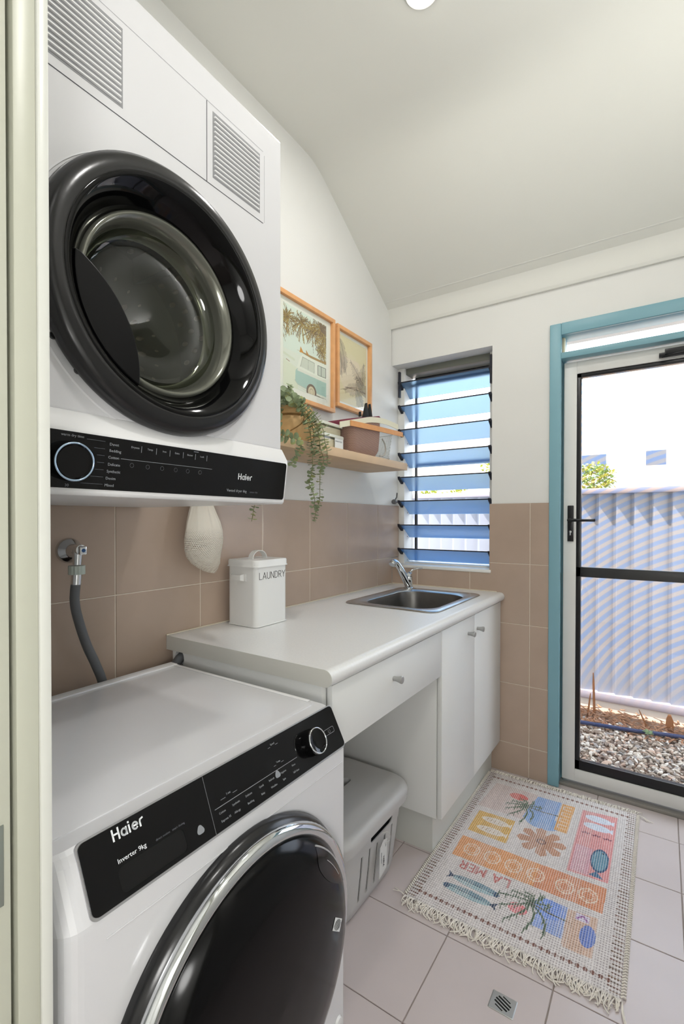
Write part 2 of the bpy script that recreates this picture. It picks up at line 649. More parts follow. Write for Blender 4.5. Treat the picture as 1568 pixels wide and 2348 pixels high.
# grout beds
structure('trim_2', MB().box(-TH, -0.0018, -2.18, 0.0, 0, ZT), GROUT, 'grout bed of the left wall tiling', smooth=0)
gb = MB()
gb.box(0, 0.872, 0.0018, TH, 0, 1.003)
gb.box(0.563, 0.872, 0.0018, TH, 1.003, ZT)
structure('trim_3', gb, GROUT, 'grout bed of the end wall tiling', smooth=0)
rows = [(max(0, ZT - 0.3 * (k + 1)) + G, ZT - 0.3 * k - (G if k else 0)) for k in range(5)]
V0 = -0.16643
for (z0, z1) in rows:
    for (y0, y1) in cells(-2.18, 0.0, V0, 0.3):
        if y1 > -0.01:
            if z1 > 1.2:
                tile_poly([(-TH, y0, z0), (-TH, 0.085, z0), (-TH, 0.085, z1), (-TH, y0, z1)], (1, 0, 0), WTILE, wall_left, TH)
                continue
            if z1 > 1.01:
                tile_poly([(-TH, y0, z0), (-TH, -0.001, z0), (-TH, -0.001, 1.004), (-TH, 0.085, 1.004), (-TH, 0.085, z1), (-TH, y0, z1)], (1, 0, 0), WTILE, wall_left, TH)
                continue
            y1 = -0.001
        tile_poly([(-TH, y0, z0), (-TH, y1, z0), (-TH, y1, z1), (-TH, y0, z1)], (1, 0, 0), WTILE, wall_left, TH)
U0 = 0.1597
for (z0, z1) in rows:
    for (x0, x1) in cells(0.0, 0.872, U0, 0.3):
        if z1 > 1.2:
            if x1 < 0.56:
                continue
            if x0 < 0.56:
                x0 = 0.562
        elif z1 > 1.004:
            if x1 <= 0.565:
                z1b = 1.004
                tile_poly([(x0, TH, z0), (x0, TH, z1b), (x1, TH, z1b), (x1, TH, z0)], (0, -1, 0), WTILE, wall_back, TH)
                continue
            if x0 < 0.56:
                tile_poly([(x0, TH, z0), (x0, TH, 1.004), (0.562, TH, 1.004), (0.562, TH, z1), (x1, TH, z1), (x1, TH, z0)], (0, -1, 0), WTILE, wall_back, TH)
                continue
        tile_poly([(x0, TH, z0), (x0, TH, z1), (x1, TH, z1), (x1, TH, z0)], (0, -1, 0), WTILE, wall_back, TH)
FX, FY = 0.75926, -1.06126
for (x0, x1) in cells(0.0, 1.95, FX, 0.3):
    for (y0, y1) in cells(-2.9, 0.03, FY, 0.3):
        tile_poly([(x0, y0, -0.004), (x1, y0, -0.004), (x1, y1, -0.004), (x0, y1, -0.004)], (0, 0, 1), FTILE, floor, 0.004 + random.uniform(-0.0003, 0.0001), ch=0.001)

# ------------------------------------------------------------------ cavity-slider doorway the camera looks through
jb = MB()
jb.box(0.62, 0.74, -2.2075, -2.186, 0, 2.12)
jb.box(0.62, 0.738, -2.30, -2.262, 0, 2.12)
jb.box(0.70, 1.66, -2.2075, -2.182, 2.085, 2.12)
jb.box(0.70, 1.66, -2.30, -2.262, 2.085, 2.12)
jb.box(1.62, 1.66, -2.30, -2.182, 0, 2.12)
trim4 = structure('trim_4', jb, JAMB, 'cream door jamb at the left edge, nearest the camera', bevel=0.0012)
MB().box(0.66, 0.7425, -2.186, -2.1735, 0, 2.13).build('edge_bead', mat('white_bead_paint', (208, 209, 202), 0.3), trim4, bevel=0.003)
MB().box(0.62, 0.66, -2.262, -2.2075, 0, 2.12).build('cavity', DARKGAP, trim4, smooth=0)
dl = MB().box(0.64, 0.738, -2.258, -2.2128, 0.01, 2.08)
door2 = structure('door_2', dl, JAMB, 'edge of the cream sliding door in its pocket', bevel=0.001)
MB().box(0.738, 0.7395, -2.245, -2.2195, 0.872, 0.955).build('edge_pull', mat('satin_nickel', (140, 146, 138), 0.4, metal=0.5), door2, bevel=0.0005)

# ------------------------------------------------------------------ louvred window
win = tag(thing('window_1', (0.28, 0.12, 1.003), 'louvred window of blue tinted glass blades above the sink', None), kind='structure')
wfm = MB()
wfm.box(-0.008, 0.035, 0.085, 0.20, 1.012, 2.157)        # left channel
wfm.box(0.535, 0.57, 0.085, 0.20, 1.012, 2.157)
wfm.box(0.0, 0.57, 0.17, 0.20, 1.0, 1.02)
wfm.build('side_channel', ALU, win, bevel=0.002)
MB().box(0.0, 0.5695, -0.004, 0.20, 0.997, 1.013).build('window_sill', ALU, win, bevel=0.003)
MB().box(0.035, 0.535, 0.10, 0.20, 1.013, 1.022).build('sill_track', ALU, win, bevel=0.001)
hd = MB()
hd.box(-0.008, 0.57, 0.105, 0.20, 2.122, 2.157)
hd.build('head_channel', mat('grey_aluminium', (120, 122, 112), 0.45, metal=0.2), win, bevel=0.001)
sf = MB()
sf.box(0.046, 0.058, 0.205, 0.222, 1.012, 2.15)
sf.box(0.535, 0.55, 0.205, 0.222, 1.012, 2.15)
sf.box(0.046, 0.55, 0.205, 0.222, 2.098, 2.128)
sf.box(0.046, 0.55, 0.205, 0.222, 1.592, 1.612)
sf.box(0.046, 0.55, 0.205, 0.222, 1.012, 1.024)
sf.build('fly_screen_frame', BLACKM, win, smooth=0)
# blades: frosted blue glass
bm_ = bpy.data.materials.new('blue_louvre_glass')
bm_.use_nodes = True
nt = bm_.node_tree
nt.nodes.clear()
o_ = nt.nodes.new('ShaderNodeOutputMaterial')
tr_ = nt.nodes.new('ShaderNodeBsdfTranslucent')
tr_.inputs['Color'].default_value = (0.10, 0.36, 0.85, 1)
df_ = nt.nodes.new('ShaderNodeBsdfDiffuse')
df_.inputs['Color'].default_value = (0.14, 0.30, 0.58, 1)
tp_ = nt.nodes.new('ShaderNodeBsdfRefraction')
tp_.inputs['IOR'].default_value = 1.25
tp_.inputs['Roughness'].default_value = 0.38
tp_.inputs['Color'].default_value = (0.50, 0.58, 0.63, 1)
gl_ = nt.nodes.new('ShaderNodeBsdfGlossy')
gl_.inputs['Roughness'].default_value = 0.12
m1, m2, m3 = [nt.nodes.new('ShaderNodeMixShader') for _ in range(3)]
fr_ = schlick(nt, 0.04, 0.6)
m1.inputs[0].default_value = 0.35
nt.links.new(tr_.outputs[0], m1.inputs[1])
nt.links.new(df_.outputs[0], m1.inputs[2])
m2.inputs[0].default_value = 0.75
nt.links.new(m1.outputs[0], m2.inputs[1])
nt.links.new(tp_.outputs[0], m2.inputs[2])
nt.links.new(fr_.outputs[0], m3.inputs[0])
nt.links.new(m2.outputs[0], m3.inputs[1])
nt.links.new(gl_.outputs[0], m3.inputs[2])
nt.links.new(m3.outputs[0], o_.inputs[0])
BLADE = bm_
CLIP = mat('black_louvre_clip', (36, 38, 48), 0.4)
ztops = [2.064, 1.927, 1.789, 1.652, 1.514, 1.376, 1.238, 1.100]
proto = None
for k, zt in enumerate(ztops):
    zb = zt - 0.074
    y0, y1 = 0.050, 0.157
    if proto is None:
        mb = MB()
        dy, dz = (y1 - y0), (zb - zt)
        L = math.hypot(dy, dz)
        ny, nz = -dz / L * 0.003, dy / L * 0.003
        mb.prism([(0.022, y0, zt), (0.022, y1, zb), (0.022, y1 + ny, zb + nz), (0.022, y0 + ny, zt + nz)], (0.526, 0, 0))
        bl = mb.build('louvre_blade', BLADE, win, smooth=0)
        cl = MB()
        for xa in (0.012, 0.540):
            cl.prism([(xa, y0 - 0.008, zt + 0.007), (xa, y0 - 0.004, zt - 0.008), (xa, y1 - 0.004, zb - 0.008), (xa, y1 + 0.008, zb - 0.002), (xa, y1 + 0.006, zb + 0.008)], (0.016, 0, 0))
        clo = cl.build('blade_clip', CLIP, bl, bevel=0.001)
        ed = MB().prism([(0.022, y0 - 0.002, zt - 0.002), (0.022, y0 - 0.002, zt + 0.004), (0.022, y0 + 0.003, zt + 0.004), (0.022, y0 + 0.003, zt - 0.002)], (0.526, 0, 0))
        edo = ed.build('blade_edge', CLIP, bl, smooth=0)
        proto = (bl, clo, edo)
    else:
        b2 = proto[0].copy()
        COL.objects.link(b2)
        b2.location.z = zt - ztops[0]
        for ch in proto[1:]:
            c2 = ch.copy()
            COL.objects.link(c2)
            c2.parent = b2
bar = MB()
bar.box(0.014, 0.024, 0.045, 0.062, 1.98, 2.128)
bar.box(0.546, 0.556, 0.045, 0.062, 1.98, 2.128)
bar.box(0.024, 0.55, 0.155, 0.170, 2.062, 2.078)
bar.build('head_stay', CLIP, win, smooth=0)
wh = MB()
wh.tube([(0.012, 0.045, 1.373), (0.008, 0.03, 1.373), (0.006, 0.005, 1.374)], 0.006, 8)
wh.tube([(0.006, 0.010, 1.372), (0.014, 0.030, 1.40), (0.014, 0.034, 1.425)], 0.004, 8)
wh.lathe([(0.001, -0.012), (0.014, -0.010), (0.014, 0.004), (0.004, 0.010), (0.001, 0.01)], (0.018, -0.005, 1.372), 'y', 14)
wh.build('louvre_handle', mat('grey_handle_plastic', (88, 88, 88), 0.4), win)
for k, z in enumerate((1.72, 1.59, 1.31, 1.17, 1.03)):
    MB().lathe([(0.0001, 0.0012), (0.003, 0.001), (0.003, 0)], (0.035, 0.125, z), 'x', 8).build('channel_screw', CLIP, win)

# ------------------------------------------------------------------ back door
door = tag(thing('door_1', (1.34, 0.05, 0.0), 'glazed white back door with black screen frame in a teal painted jamb', None), kind='structure')
AX0, AX1, ZH = 0.846, 1.841, 2.192
fr = MB()
YF = -0.008
fr.box(AX0, 0.896, YF, TH, 0, ZH)
fr.box(AX1 - 0.05, AX1, YF, TH, 0, ZH)
fr.box(0.896, AX1 - 0.05, YF, TH, 2.136, ZH)
fr.build('architrave', TEAL, door, bevel=0.004, segs=3)
fj = MB()
fj.box(0.872, 0.892, TH, 0.12, 0, 2.17)
fj.box(0.872, 0.901, 0.075, 0.12, 0, 2.17)
fj.box(AX1 - 0.046, AX1 - 0.026, TH, 0.12, 0, 2.17)
fj.box(0.892, AX1 - 0.046, TH, 0.12, 2.140, 2.17)
fj.build('door_jamb', TEAL, door, bevel=0.0015)
MB().box(0.892, AX1 - 0.046, -0.004, 0.12, 2.026, 2.055).build('transom_rail', TEAL, door, bevel=0.004)
MB().box(0.892, AX1 - 0.046, 0.045, 0.050, 2.050, 2.14).build('transom_glass', GLASS, door, smooth=0)
tb = MB()
tb.box(0.892, 0.902, 0.05, 0.075, 2.055, 2.14)
tb.build('glazing_bead', mat('pale_timber_bead', (226, 214, 180), 0.6), door, smooth=0)
LX0, LX1, LZ0, LZ1 = 0.902, 1.784, 0.028, 2.016
lf = MB()
lf.box(LX0, LX0 + 0.055, 0.045, 0.085, LZ0, LZ1)
lf.box(LX1 - 0.055, LX1, 0.045, 0.085, LZ0, LZ1)
lf.box(LX0 + 0.055, LX1 - 0.055, 0.045, 0.085, LZ1 - 0.058, LZ1)
lf.box(LX0 + 0.055, LX1 - 0.055, 0.045, 0.085, LZ0, LZ0 + 0.056)
leaf = lf.build('door_leaf', ALU, door, bevel=0.0012)
bk = MB()
bx0, bx1, bz0, bz1 = LX0 + 0.055, LX1 - 0.055, LZ0 + 0.056, LZ1 - 0.058
bk.box(bx0, bx0 + 0.020, 0.052, 0.080, bz0, bz1)
bk.box(bx1 - 0.020, bx1, 0.052, 0.080, bz0, bz1)
bk.box(bx0, bx1, 0.052, 0.080, bz1 - 0.020, bz1)
bk.box(bx0, bx1, 0.052, 0.080, bz0, bz0 + 0.045)
bk.box(bx0, bx1, 0.052, 0.080, 1.0, 1.047)
bk.build('screen_frame', BLACKM, leaf, bevel=0.002)
MB().box(bx0 + 0.02, bx1 - 0.02, 0.050, 0.054, bz0 + 0.045, bz1 - 0.02).build('door_pane', GLASS, leaf, smooth=0)
# woven insect screen, blue and amber camera moire painted into its tint
sm = bpy.data.materials.new('moire_tinted_mesh')
sm.use_nodes = True
nt = sm.node_tree
nt.nodes.clear()
o_ = nt.nodes.new('ShaderNodeOutputMaterial')
tcn = nt.nodes.new('ShaderNodeTexCoord')
mp = nt.nodes.new('ShaderNodeMapping')
mp.inputs['Location'].default_value = (-0.40, 0, -0.15)
wv = nt.nodes.new('ShaderNodeTexWave')
wv.wave_type = 'RINGS'
wv.rings_direction = 'Y'
wv.inputs['Scale'].default_value = 9.0
wv.inputs['Distortion'].default_value = 0.6
wv.inputs['Detail'].default_value = 1.0
cr = nt.nodes.new('ShaderNodeValToRGB')
cr.color_ramp.elements[0].position = 0.25
cr.color_ramp.elements[0].color = (0.60, 0.73, 0.95, 1)
cr.color_ramp.elements[1].position = 0.75
cr.color_ramp.elements[1].color = (1.0, 0.87, 0.74, 1)
tpn = nt.nodes.new('ShaderNodeBsdfTransparent')
nt.links.new(tcn.outputs['Object'], mp.inputs['Vector'])
nt.links.new(mp.outputs[0], wv.inputs['Vector'])
nt.links.new(wv.outputs['Fac'], cr.inputs['Fac'])
szn = nt.nodes.new('ShaderNodeSeparateXYZ')
nt.links.new(tcn.outputs['Object'], szn.inputs[0])
mrn = nt.nodes.new('ShaderNodeMapRange')
mrn.inputs['From Min'].default_value = 0.42
mrn.inputs['From Max'].default_value = 0.62
nt.links.new(szn.outputs[2], mrn.inputs['Value'])
mxn = nt.nodes.new('ShaderNodeMix')
mxn.data_type = 'RGBA'
mxn.inputs['A'].default_value = (0.80, 0.80, 0.80, 1)
nt.links.new(mrn.outputs[0], mxn.inputs['Factor'])
nt.links.new(cr.outputs[0], mxn.inputs['B'])
nt.links.new(mxn.outputs['Result'], tpn.inputs['Color'])
nt.links.new(tpn.outputs[0], o_.inputs[0])
scm = MB().add([(bx0 + 0.015, 0.074, bz0 + 0.04), (bx1 - 0.015, 0.074, bz0 + 0.04), (bx1 - 0.015, 0.074, bz1 - 0.015), (bx0 + 0.015, 0.074, bz1 - 0.015)], [(0, 1, 2, 3)])
scm.build('insect_screen', sm, leaf, smooth=0)
MB().box(0.921, 0.947, 0.036, 0.0455, 1.167, 1.337).build('lock_plate', BLACKM, leaf, bevel=0.002)
hl = MB()
hl.tube([(0.934, 0.040, 1.268), (0.934, -0.004, 1.268)], 0.009, 12)
hl.tube([(0.930, -0.004, 1.268), (0.95, -0.008, 1.268), (1.00, -0.008, 1.267), (1.026, -0.006, 1.267), (1.040, 0.0, 1.268)], [0.008, 0.0075, 0.006, 0.006, 0.0075], 12)
hl.build('lever_handle', BLACKM, leaf)
ck = MB()
ck.lathe([(0.0001, -0.004), (0.0055, -0.0035), (0.006, 0)], (0.934, 0.037, 1.213), 'y', 16)
ck.box(0.9315, 0.9365, 0.0335, 0.037, 1.196, 1.213)
ck.build('key_cylinder', CHROME, leaf)
cs = MB()
cs.box(1.279, 1.56, 0.018, 0.045, 1.968, 1.984)
cs.box(1.30, 1.56, 0.010, 0.040, 1.972, 1.996)
cs.tube([(1.29, 0.02, 1.966), (1.34, -0.01, 1.964), (1.6, -0.02, 1.975)], 0.0045, 8)
cs.build('door_closer', BLACKM, leaf, bevel=0.002)
lk = MB().lathe([(0.0001, -0.0015), (0.009, -0.0012), (0.010, 0.0)], (0.0, 0.0, 0.0), 'x', 20)
lk.v = [(0.8925 + abs(a) * 1.0, 0.028 + b, 1.0 + c * 1.9) for a, b, c in lk.v]
lk.build('strike_plate', mat('tarnished_strike', (96, 120, 122), 0.35, metal=0.6), door)
MB().box(0.892, 1.795, 0.03, 0.13, -0.012, 0.014).build('door_sill', mat('sill_aluminium', (150, 146, 140), 0.5, metal=0.4), door, bevel=0.002)

# ------------------------------------------------------------------ benchtop, drawer unit, sink cabinet
bt = thing('benchtop', (0.32, -0.75, 0.86), 'pale laminate benchtop with rounded front edge', 'benchtop')
pr = [(0.0015, 0.903), (0.617, 0.903)] + arc_pts((0.618, 0.8815), 0.0215, 88, -90, 10) + [(0.600, 0.860), (0.0015, 0.860)]
top = MB().prism([(x, -1.500, z) for x, z in pr], (0, 1.4985, 0)).build('worktop', BENCH, bt, smooth=35)
cut = MB().loft([[(0.365 + a, -0.420 + b, z) for a, b in rrect(0.40, 0.50, 0.07)] for z in (0.84, 0.92)])
boolean_cut(top, cut)
es = MB().prism([(x, -1.5008, z) for x, z in pr], (0, 0.001, 0))
es.build('end_edging', mat('laminate_edging', (205, 204, 196), 0.45), bt, smooth=0)
st = MB()
st.box(0.0005, 0.006, -1.502, -0.002, 0.9035, 0.907)
st.box(0.006, 0.600, -0.007, -0.0005, 0.9035, 0.907)
st.build('silicone_bead', mat('cream_silicone', (216, 206, 186), 0.5), bt, smooth=0)

du = thing('drawer_unit', (0.31, -1.12, 0.0), 'white drawer unit with open knee space under the benchtop', 'drawer unit')
ep = MB().box(0.022, 0.604, -1.493, -1.475, 0.0, 0.859).build('end_panel', LAM, du, bevel=0.0008)
boolean_cut(ep, MB().loft([[(0.055 + 0.022 * math.cos(t), y, 0.838 + 0.026 * math.sin(t)) for t in [2 * math.pi * i / 24 for i in range(24)]] for y in (-1.51, -1.46)]))
db = MB()
db.box(0.06, 0.60, -1.475, -1.460, 0.70, 0.858)
db.box(0.06, 0.60, -0.785, -0.772, 0.70, 0.858)
db.box(0.06, 0.60, -1.460, -0.785, 0.70, 0.712)
db.box(0.04, 0.06, -1.475, -0.772, 0.70, 0.858)
db.build('drawer_box', LAM, du, smooth=0)
dfr = MB().box(0.604, 0.6205, -1.472, -0.772, 0.691, 0.856).build('drawer_front', LAM, du, bevel=0.001)


def knob(parent, x, y, z):
    o = MB().lathe([(0.007, 0.0), (0.0075, 0.010), (0.0095, 0.020), (0.0115, 0.026), (0.0115, 0.0295), (0.010, 0.031), (0.0001, 0.0313)], (x, y, z), 'x', 20).build('knob', KNOB, parent)
    return o


knob(dfr, 0.6205, -1.150, 0.786)

sc = thing('sink_cabinet', (0.31, -0.38, 0.0), 'white two door cabinet under the steel sink', 'cabinet')
cb = MB()
cb.box(0.022, 0.600, -0.768, -0.752, 0.146, 0.859)
cb.box(0.022, 0.600, -0.018, -0.002, 0.146, 0.859)
cb.box(0.022, 0.600, -0.752, -0.018, 0.146, 0.162)
cb.box(0.022, 0.030, -0.752, -0.018, 0.162, 0.859)
cb.build('carcass', LAM, sc, bevel=0.0006)
kk = MB()
kk.box(0.562, 0.578, -0.752, -0.002, 0.0, 0.146)
kk.box(0.03, 0.562, -0.752, -0.736, 0.0, 0.146)
kk.build('kickboard', KICK, sc, smooth=0)
d1 = MB().box(0.6025, 0.6205, -0.768, -0.4005, 0.150, 0.856).build('door', LAM, sc, bevel=0.001)
d2 = MB().box(0.6025, 0.6205, -0.3985, -0.003, 0.150, 0.856).build('door', LAM, sc, bevel=0.001)
knob(d1, 0.6205, -0.483, 0.790)
knob(d2, 0.6205, -0.367, 0.790)

# ------------------------------------------------------------------ sink and mixer tap
sk = thing('sink', (0.355, -0.42, 0.903), 'stainless steel inset sink in the benchtop', 'sink')
SX, SY = 0.350, -0.421
rings = []
for (w, h, r, z) in [(0.435, 0.570, 0.045, 0.9032), (0.440, 0.575, 0.047, 0.9055), (0.432, 0.567, 0.045, 0.9085), (0.400, 0.535, 0.04, 0.9090)]:
    rings.append([(SX + a, SY + b, z) for a, b in rrect(w, h, r, 8)])
rings.append([(SX + 0.012 + a, SY - 0.020 + b, 0.9085) for a, b in rrect(0.345, 0.455, 0.085, 8)])
rings.append([(SX + 0.012 + a, SY - 0.020 + b, 0.9040) for a, b in rrect(0.330, 0.440, 0.085, 8)])
MB().loft(rings, False, False).build('sink_rim', STEEL, sk, smooth=50)
rings = []
for (w, h, r, z) in [(0.330, 0.440, 0.085, 0.904), (0.322, 0.432, 0.085, 0.890), (0.310, 0.420, 0.085, 0.70), (0.285, 0.395, 0.08, 0.675), (0.08, 0.08, 0.0335, 0.668)]:
    rings.append([(SX + 0.012 + a, SY - 0.020 + b, z) for a, b in rrect(w, h, r, 8)])
MB().loft(rings, False, True).build('bowl', mat('shaded_bowl_steel', (112, 111, 109), 0.34, metal=0.9, noise=0.06, nscale=20), sk, smooth=50)  # steel darker than the rim: the bowl's shade is painted in
MB().lathe([(0.038, 0.0), (0.038, 0.003), (0.026, 0.004), (0.024, 0.001), (0.0001, 0.0)], (SX + 0.012, SY - 0.02, 0.6685), 'z', 24).build('waste', CHROME, sk)
tp = thing('mixer_tap', (0.185, -0.165, 0.909), 'chrome sink mixer tap with angled spout and thin lever', 'tap')
mt = MB()
mt.lathe([(0.027, 0.0), (0.027, 0.004), (0.021, 0.007), (0.020, 0.030), (0.022, 0.040), (0.0195, 0.062), (0.0001, 0.064)], (0.187, -0.162, 0.909), 'z', 24)
mt.build('tap_body', CHROME, tp)
mt = MB()
mt.tube(smooth_path([(0.187, -0.168, 0.925), (0.166, -0.190, 0.985), (0.146, -0.208, 1.030), (0.138, -0.225, 1.046), (0.135, -0.240, 1.046), (0.134, -0.252, 1.036)], 5),
        [0.0185] * 8 + [0.0165] * 8 + [0.0165, 0.0168, 0.017, 0.017, 0.0175, 0.0175, 0.0175, 0.0175, 0.017, 0.0165], 18)
mt.build('spout', CHROME, tp)
mt = MB()
mt.lathe([(0.017, 0), (0.0165, 0.014), (0.010, 0.020), (0.0001, 0.021)], (0.187, -0.160, 0.973), 'z', 20)
mt.tube(smooth_path([(0.187, -0.160, 0.985), (0.198, -0.150, 1.002), (0.222, -0.140, 1.012), (0.250, -0.130, 1.014)], 5), [0.007] * 6 + [0.0045] * 5 + [0.0038] * 5, 10)
mt.build('lever', CHROME, tp)

# ------------------------------------------------------------------ washing machine
wm = thing('washing_machine', (0.41, -1.855, 0.0), 'white front loading washing machine with black door and sloping black panel', 'washing machine')


def wring(z, xf, xb=0.105, y0=-2.155, y1=-1.555, r=0.028):
    n = 6
    pts = []
    for cx, cy, a in ((xf - r, y1 - r * 0.35, 0), (xb + 0.01, y1 - 0.01, 90), (xb + 0.01, y0 + 0.01, 180), (xf - r, y0 + r, 270)):
        rr = 0.01 if cx < 0.3 else r
        ry = rr if not (cx > 0.3 and a == 0) else r * 0.35
        for i in range(n + 1):
            t = math.radians(a + 90 * i / n)
            pts.append((cx + rr * math.cos(t), cy + ry * math.sin(t), z))
    return pts


rg = [wring(0.02, 0.712), wring(0.10, 0.716), wring(0.762, 0.716), wring(0.768, 0.7155), wring(0.832, 0.682), wring(0.842, 0.675), wring(0.846, 0.668)]
body = MB().loft(rg).build('cabinet_shell', ENAMEL, wm, smooth=30)
DC = (-1.855, 0.480)
boolean_cut(body, MB().loft([[(x, DC[0] + 0.250 * math.cos(t), DC[1] + 0.250 * math.sin(t)) for t in [2 * math.pi * i / 64 for i in range(64)]] for x in (0.45, 0.76)]))
body.data.polygons.foreach_set('use_smooth', [False] * len(body.data.polygons))
tl = MB()
tl.loft([[(0.372 + a, -1.855 + b, z) for a, b in rrect(w, h, 0.02)] for w, h, z in ((0.53, 0.585, 0.846), (0.53, 0.585, 0.8475), (0.522, 0.577, 0.8485))])
tl.build('top_lid', ENAMEL, wm, smooth=30)
tlr = MB()
tlr.box(0.105, 0.135, -2.15, -1.56, 0.8465, 0.8515)
tlr.box(0.135, 0.62, -1.572, -1.5605, 0.8485, 0.8500)
tlr.build('lid_trim', ENAMEL2, wm, bevel=0.002)
PN = Vector((0.082, 0, 0.043)).normalized()
PU = Vector((-0.043, 0, 0.082)).normalized()
PO = Vector((0.7163, 0, 0.7680))


def pp(y, v, off=0.0):
    return PO + Vector((0, y, 0)) + PU * v + PN * off


def plate(y0, y1, v0, v1, r, o0, o1, n=5):
    yc, vc = (y0 + y1) / 2, (v0 + v1) / 2
    return [[pp(yc + a, vc + b, o) for a, b in rrect(y1 - y0, v1 - v0, r, n)] for o in (o0, o1)]


MB().loft(plate(-2.119, -1.5578, -0.0005, 0.0925, 0.010, -0.004, 0.0015)).build('panel_trim', mat('silver_trim', (188, 188, 190), 0.25, metal=0.8), wm, smooth=0)
cp = MB().loft(plate(-2.1165, -1.5595, 0.003, 0.0905, 0.009, 0.0, 0.003)).build('control_panel', GLOSSBLK, wm, smooth=0)
boolean_cut(cp, MB().loft(plate(-2.076, -1.973, 0.0085, 0.040, 0.008, -0.001, 0.01)))
MB().loft(plate(-2.079, -1.970, 0.0075, 0.042, 0.008, -0.008, 0.0019)).build('drawer_grip', mat('recess_black', (6, 6, 6), 0.3), cp, smooth=0)
sl = MB()
sl.prism([pp(-1.9235, 0.0035, 0.0031), pp(-1.9229, 0.0035, 0.0031), pp(-1.9175, 0.0900, 0.0031), pp(-1.9181, 0.0900, 0.0031)], PN * 0.0002)
sl.build('drawer_split', SEAM, cp, smooth=0)
YD = (0, 1, 0)
stroke_text('logo', 'Haier', pp(-2.0715, 0.0725, 0.0031), YD, PU, 0.0135, 0.0023, PRINTW, cp, gap=0.24)
join_text('panel_print', [('Inverter 9kg', pp(-2.0735, 0.0445, 0.0031), YD, PU, 0.0085)], PRINTW, cp)
join_text('panel_print', [('direct motion   smart dosing', pp(-2.017, 0.0435, 0.0031), YD, PU, 0.0042)], PRINTD, cp)
wds = [('Cotton', -1.908, .0255), ('Synthetic', -1.880, .0255), ('Delicate', -1.850, .0255), ('Quick', -1.817, .0255), ('Refresh', -1.792, .0255), ('Hygiene', -1.760, .0255), ('Rinse', -1.728, .0255),
       ('Express 15', -1.908, .0135), ('Allergy', -1.880, .0135), ('Bedding', -1.850, .0135), ('Baby', -1.817, .0135), ('Woollen', -1.792, .0135), ('Spin', -1.760, .0135), ('Self clean', -1.730, .0135),
       ('3 sec', -1.885, .046), ('Temp', -1.762, .046), ('Speed', -1.762, .079), ('start', -1.628, .048)]
join_text('panel_print', [(s, pp(y, v, 0.0031), YD, PU, 0.0046) for s, y, v in wds], PRINTG, cp)
pl = MB()
pl.prism([pp(-1.9134, 0.0352, 0.0031), pp(-1.708, 0.0352, 0.0031), pp(-1.708, 0.0361, 0.0031), pp(-1.9134, 0.0361, 0.0031)], PN * 0.0003)
for y0, y1, v in ((-1.898, -1.888, .0435), (-1.872, -1.862, .0435), (-1.770, -1.764, .0435), (-1.750, -1.743, .0435), (-1.770, -1.764, .0765), (-1.750, -1.743, .0765)):
    pl.prism([pp(y0, v, .0031), pp(y1, v, .0031), pp(y1, v + .0006, .0031), pp(y0, v + .0006, .0031)], PN * 0.0002)
for yy, vv in ((-1.9465, 0.0225), (-1.7675, 0.0285)):       # triangular emblems
    pl.loft([[pp(yy + 0.0062 * (1 + 0.12 * math.cos(3 * t)) * math.cos(t + math.pi / 2), vv + 0.0062 * (1 + 0.12 * math.cos(3 * t)) * math.sin(t + math.pi / 2), o) for t in [2 * math.pi * i / 24 for i in range(24)]] for o in (.0031, .0034)])
o1 = rrect(0.034, 0.012, 0.003, 4)
o2 = rrect(0.0325, 0.0105, 0.0025, 4)
for i in range(len(o1)):
    j = (i + 1) % len(o1)
    pl.add([pp(-1.594 + q[0], 0.0447 + q[1], 0.0033) for q in (o1[i], o1[j], o2[j], o2[i])], [(0, 1, 2, 3)])
pc = [pp(-1.594 + 0.0032 * math.cos(t), 0.0447 + 0.0036 * math.sin(t), 0.0033) for t in [math.radians(120 + 300 * i / 12) for i in range(13)]]
pl.tube(pc, 0.0003, 4)
tag(pl.build('panel_marks', PRINTG, cp, smooth=0), kind='stuff')


def lathe_n(mb, prof, c, axis, seg=48):
    """lathe about an arbitrary axis"""
    a = Vector(axis).normalized()
    u = a.orthogonal().normalized()
    w = a.cross(u)
    c = Vector(c)
    rings = [[c + a * h + (u * math.cos(t) + w * math.sin(t)) * r for t in [2 * math.pi * i / seg for i in range(seg)]] for r, h in prof]
    return mb.loft(rings, False, False)


dial = lathe_n(MB(), [(0.0265, 0.0), (0.0265, 0.004), (0.0250, 0.020), (0.0245, 0.022), (0.0225, 0.022), (0.0205, 0.0205), (0.012, 0.019), (0.0001, 0.0185)], pp(-1.6590, 0.0445, 0.003), PN).build('programme_dial', GLOSSBLK, wm, smooth=50)
lathe_n(MB(), [(0.0250, 0.019), (0.0256, 0.021), (0.0250, 0.0235), (0.0236, 0.0235), (0.0232, 0.022)], pp(-1.6590, 0.0445, 0.003), PN).build('dial_ring', CHROME, dial, smooth=80)
# door: black base ring, chrome ring, dark glass dome with a recessed grip
DX = 0.716
wd = MB().lathe([(0.262, 0.0), (0.264, 0.006), (0.258, 0.020), (0.250, 0.026)], (DX, *DC), 'x', 96).build('door', SATBLK, wm, smooth=60)
MB().lathe([(0.2525, 0.020), (0.2545, 0.028), (0.2520, 0.036), (0.2440, 0.0415), (0.236, 0.041), (0.231, 0.036)], (DX, *DC), 'x', 96).build('chrome_ring', CHROME, wd, smooth=80)
dome = MB().lathe([(0.233, 0.036), (0.224, 0.050), (0.210, 0.060), (0.19, 0.067), (0.16, 0.0725), (0.12, 0.077), (0.06, 0.0805), (0.0001, 0.082)], (DX, *DC), 'x', 96)
dmo = dome.build('door_glass', mat('black_door_glass', (5, 5, 6), 0.16, spec=0.25), wd, smooth=80)
# grip recess near the upper right rim


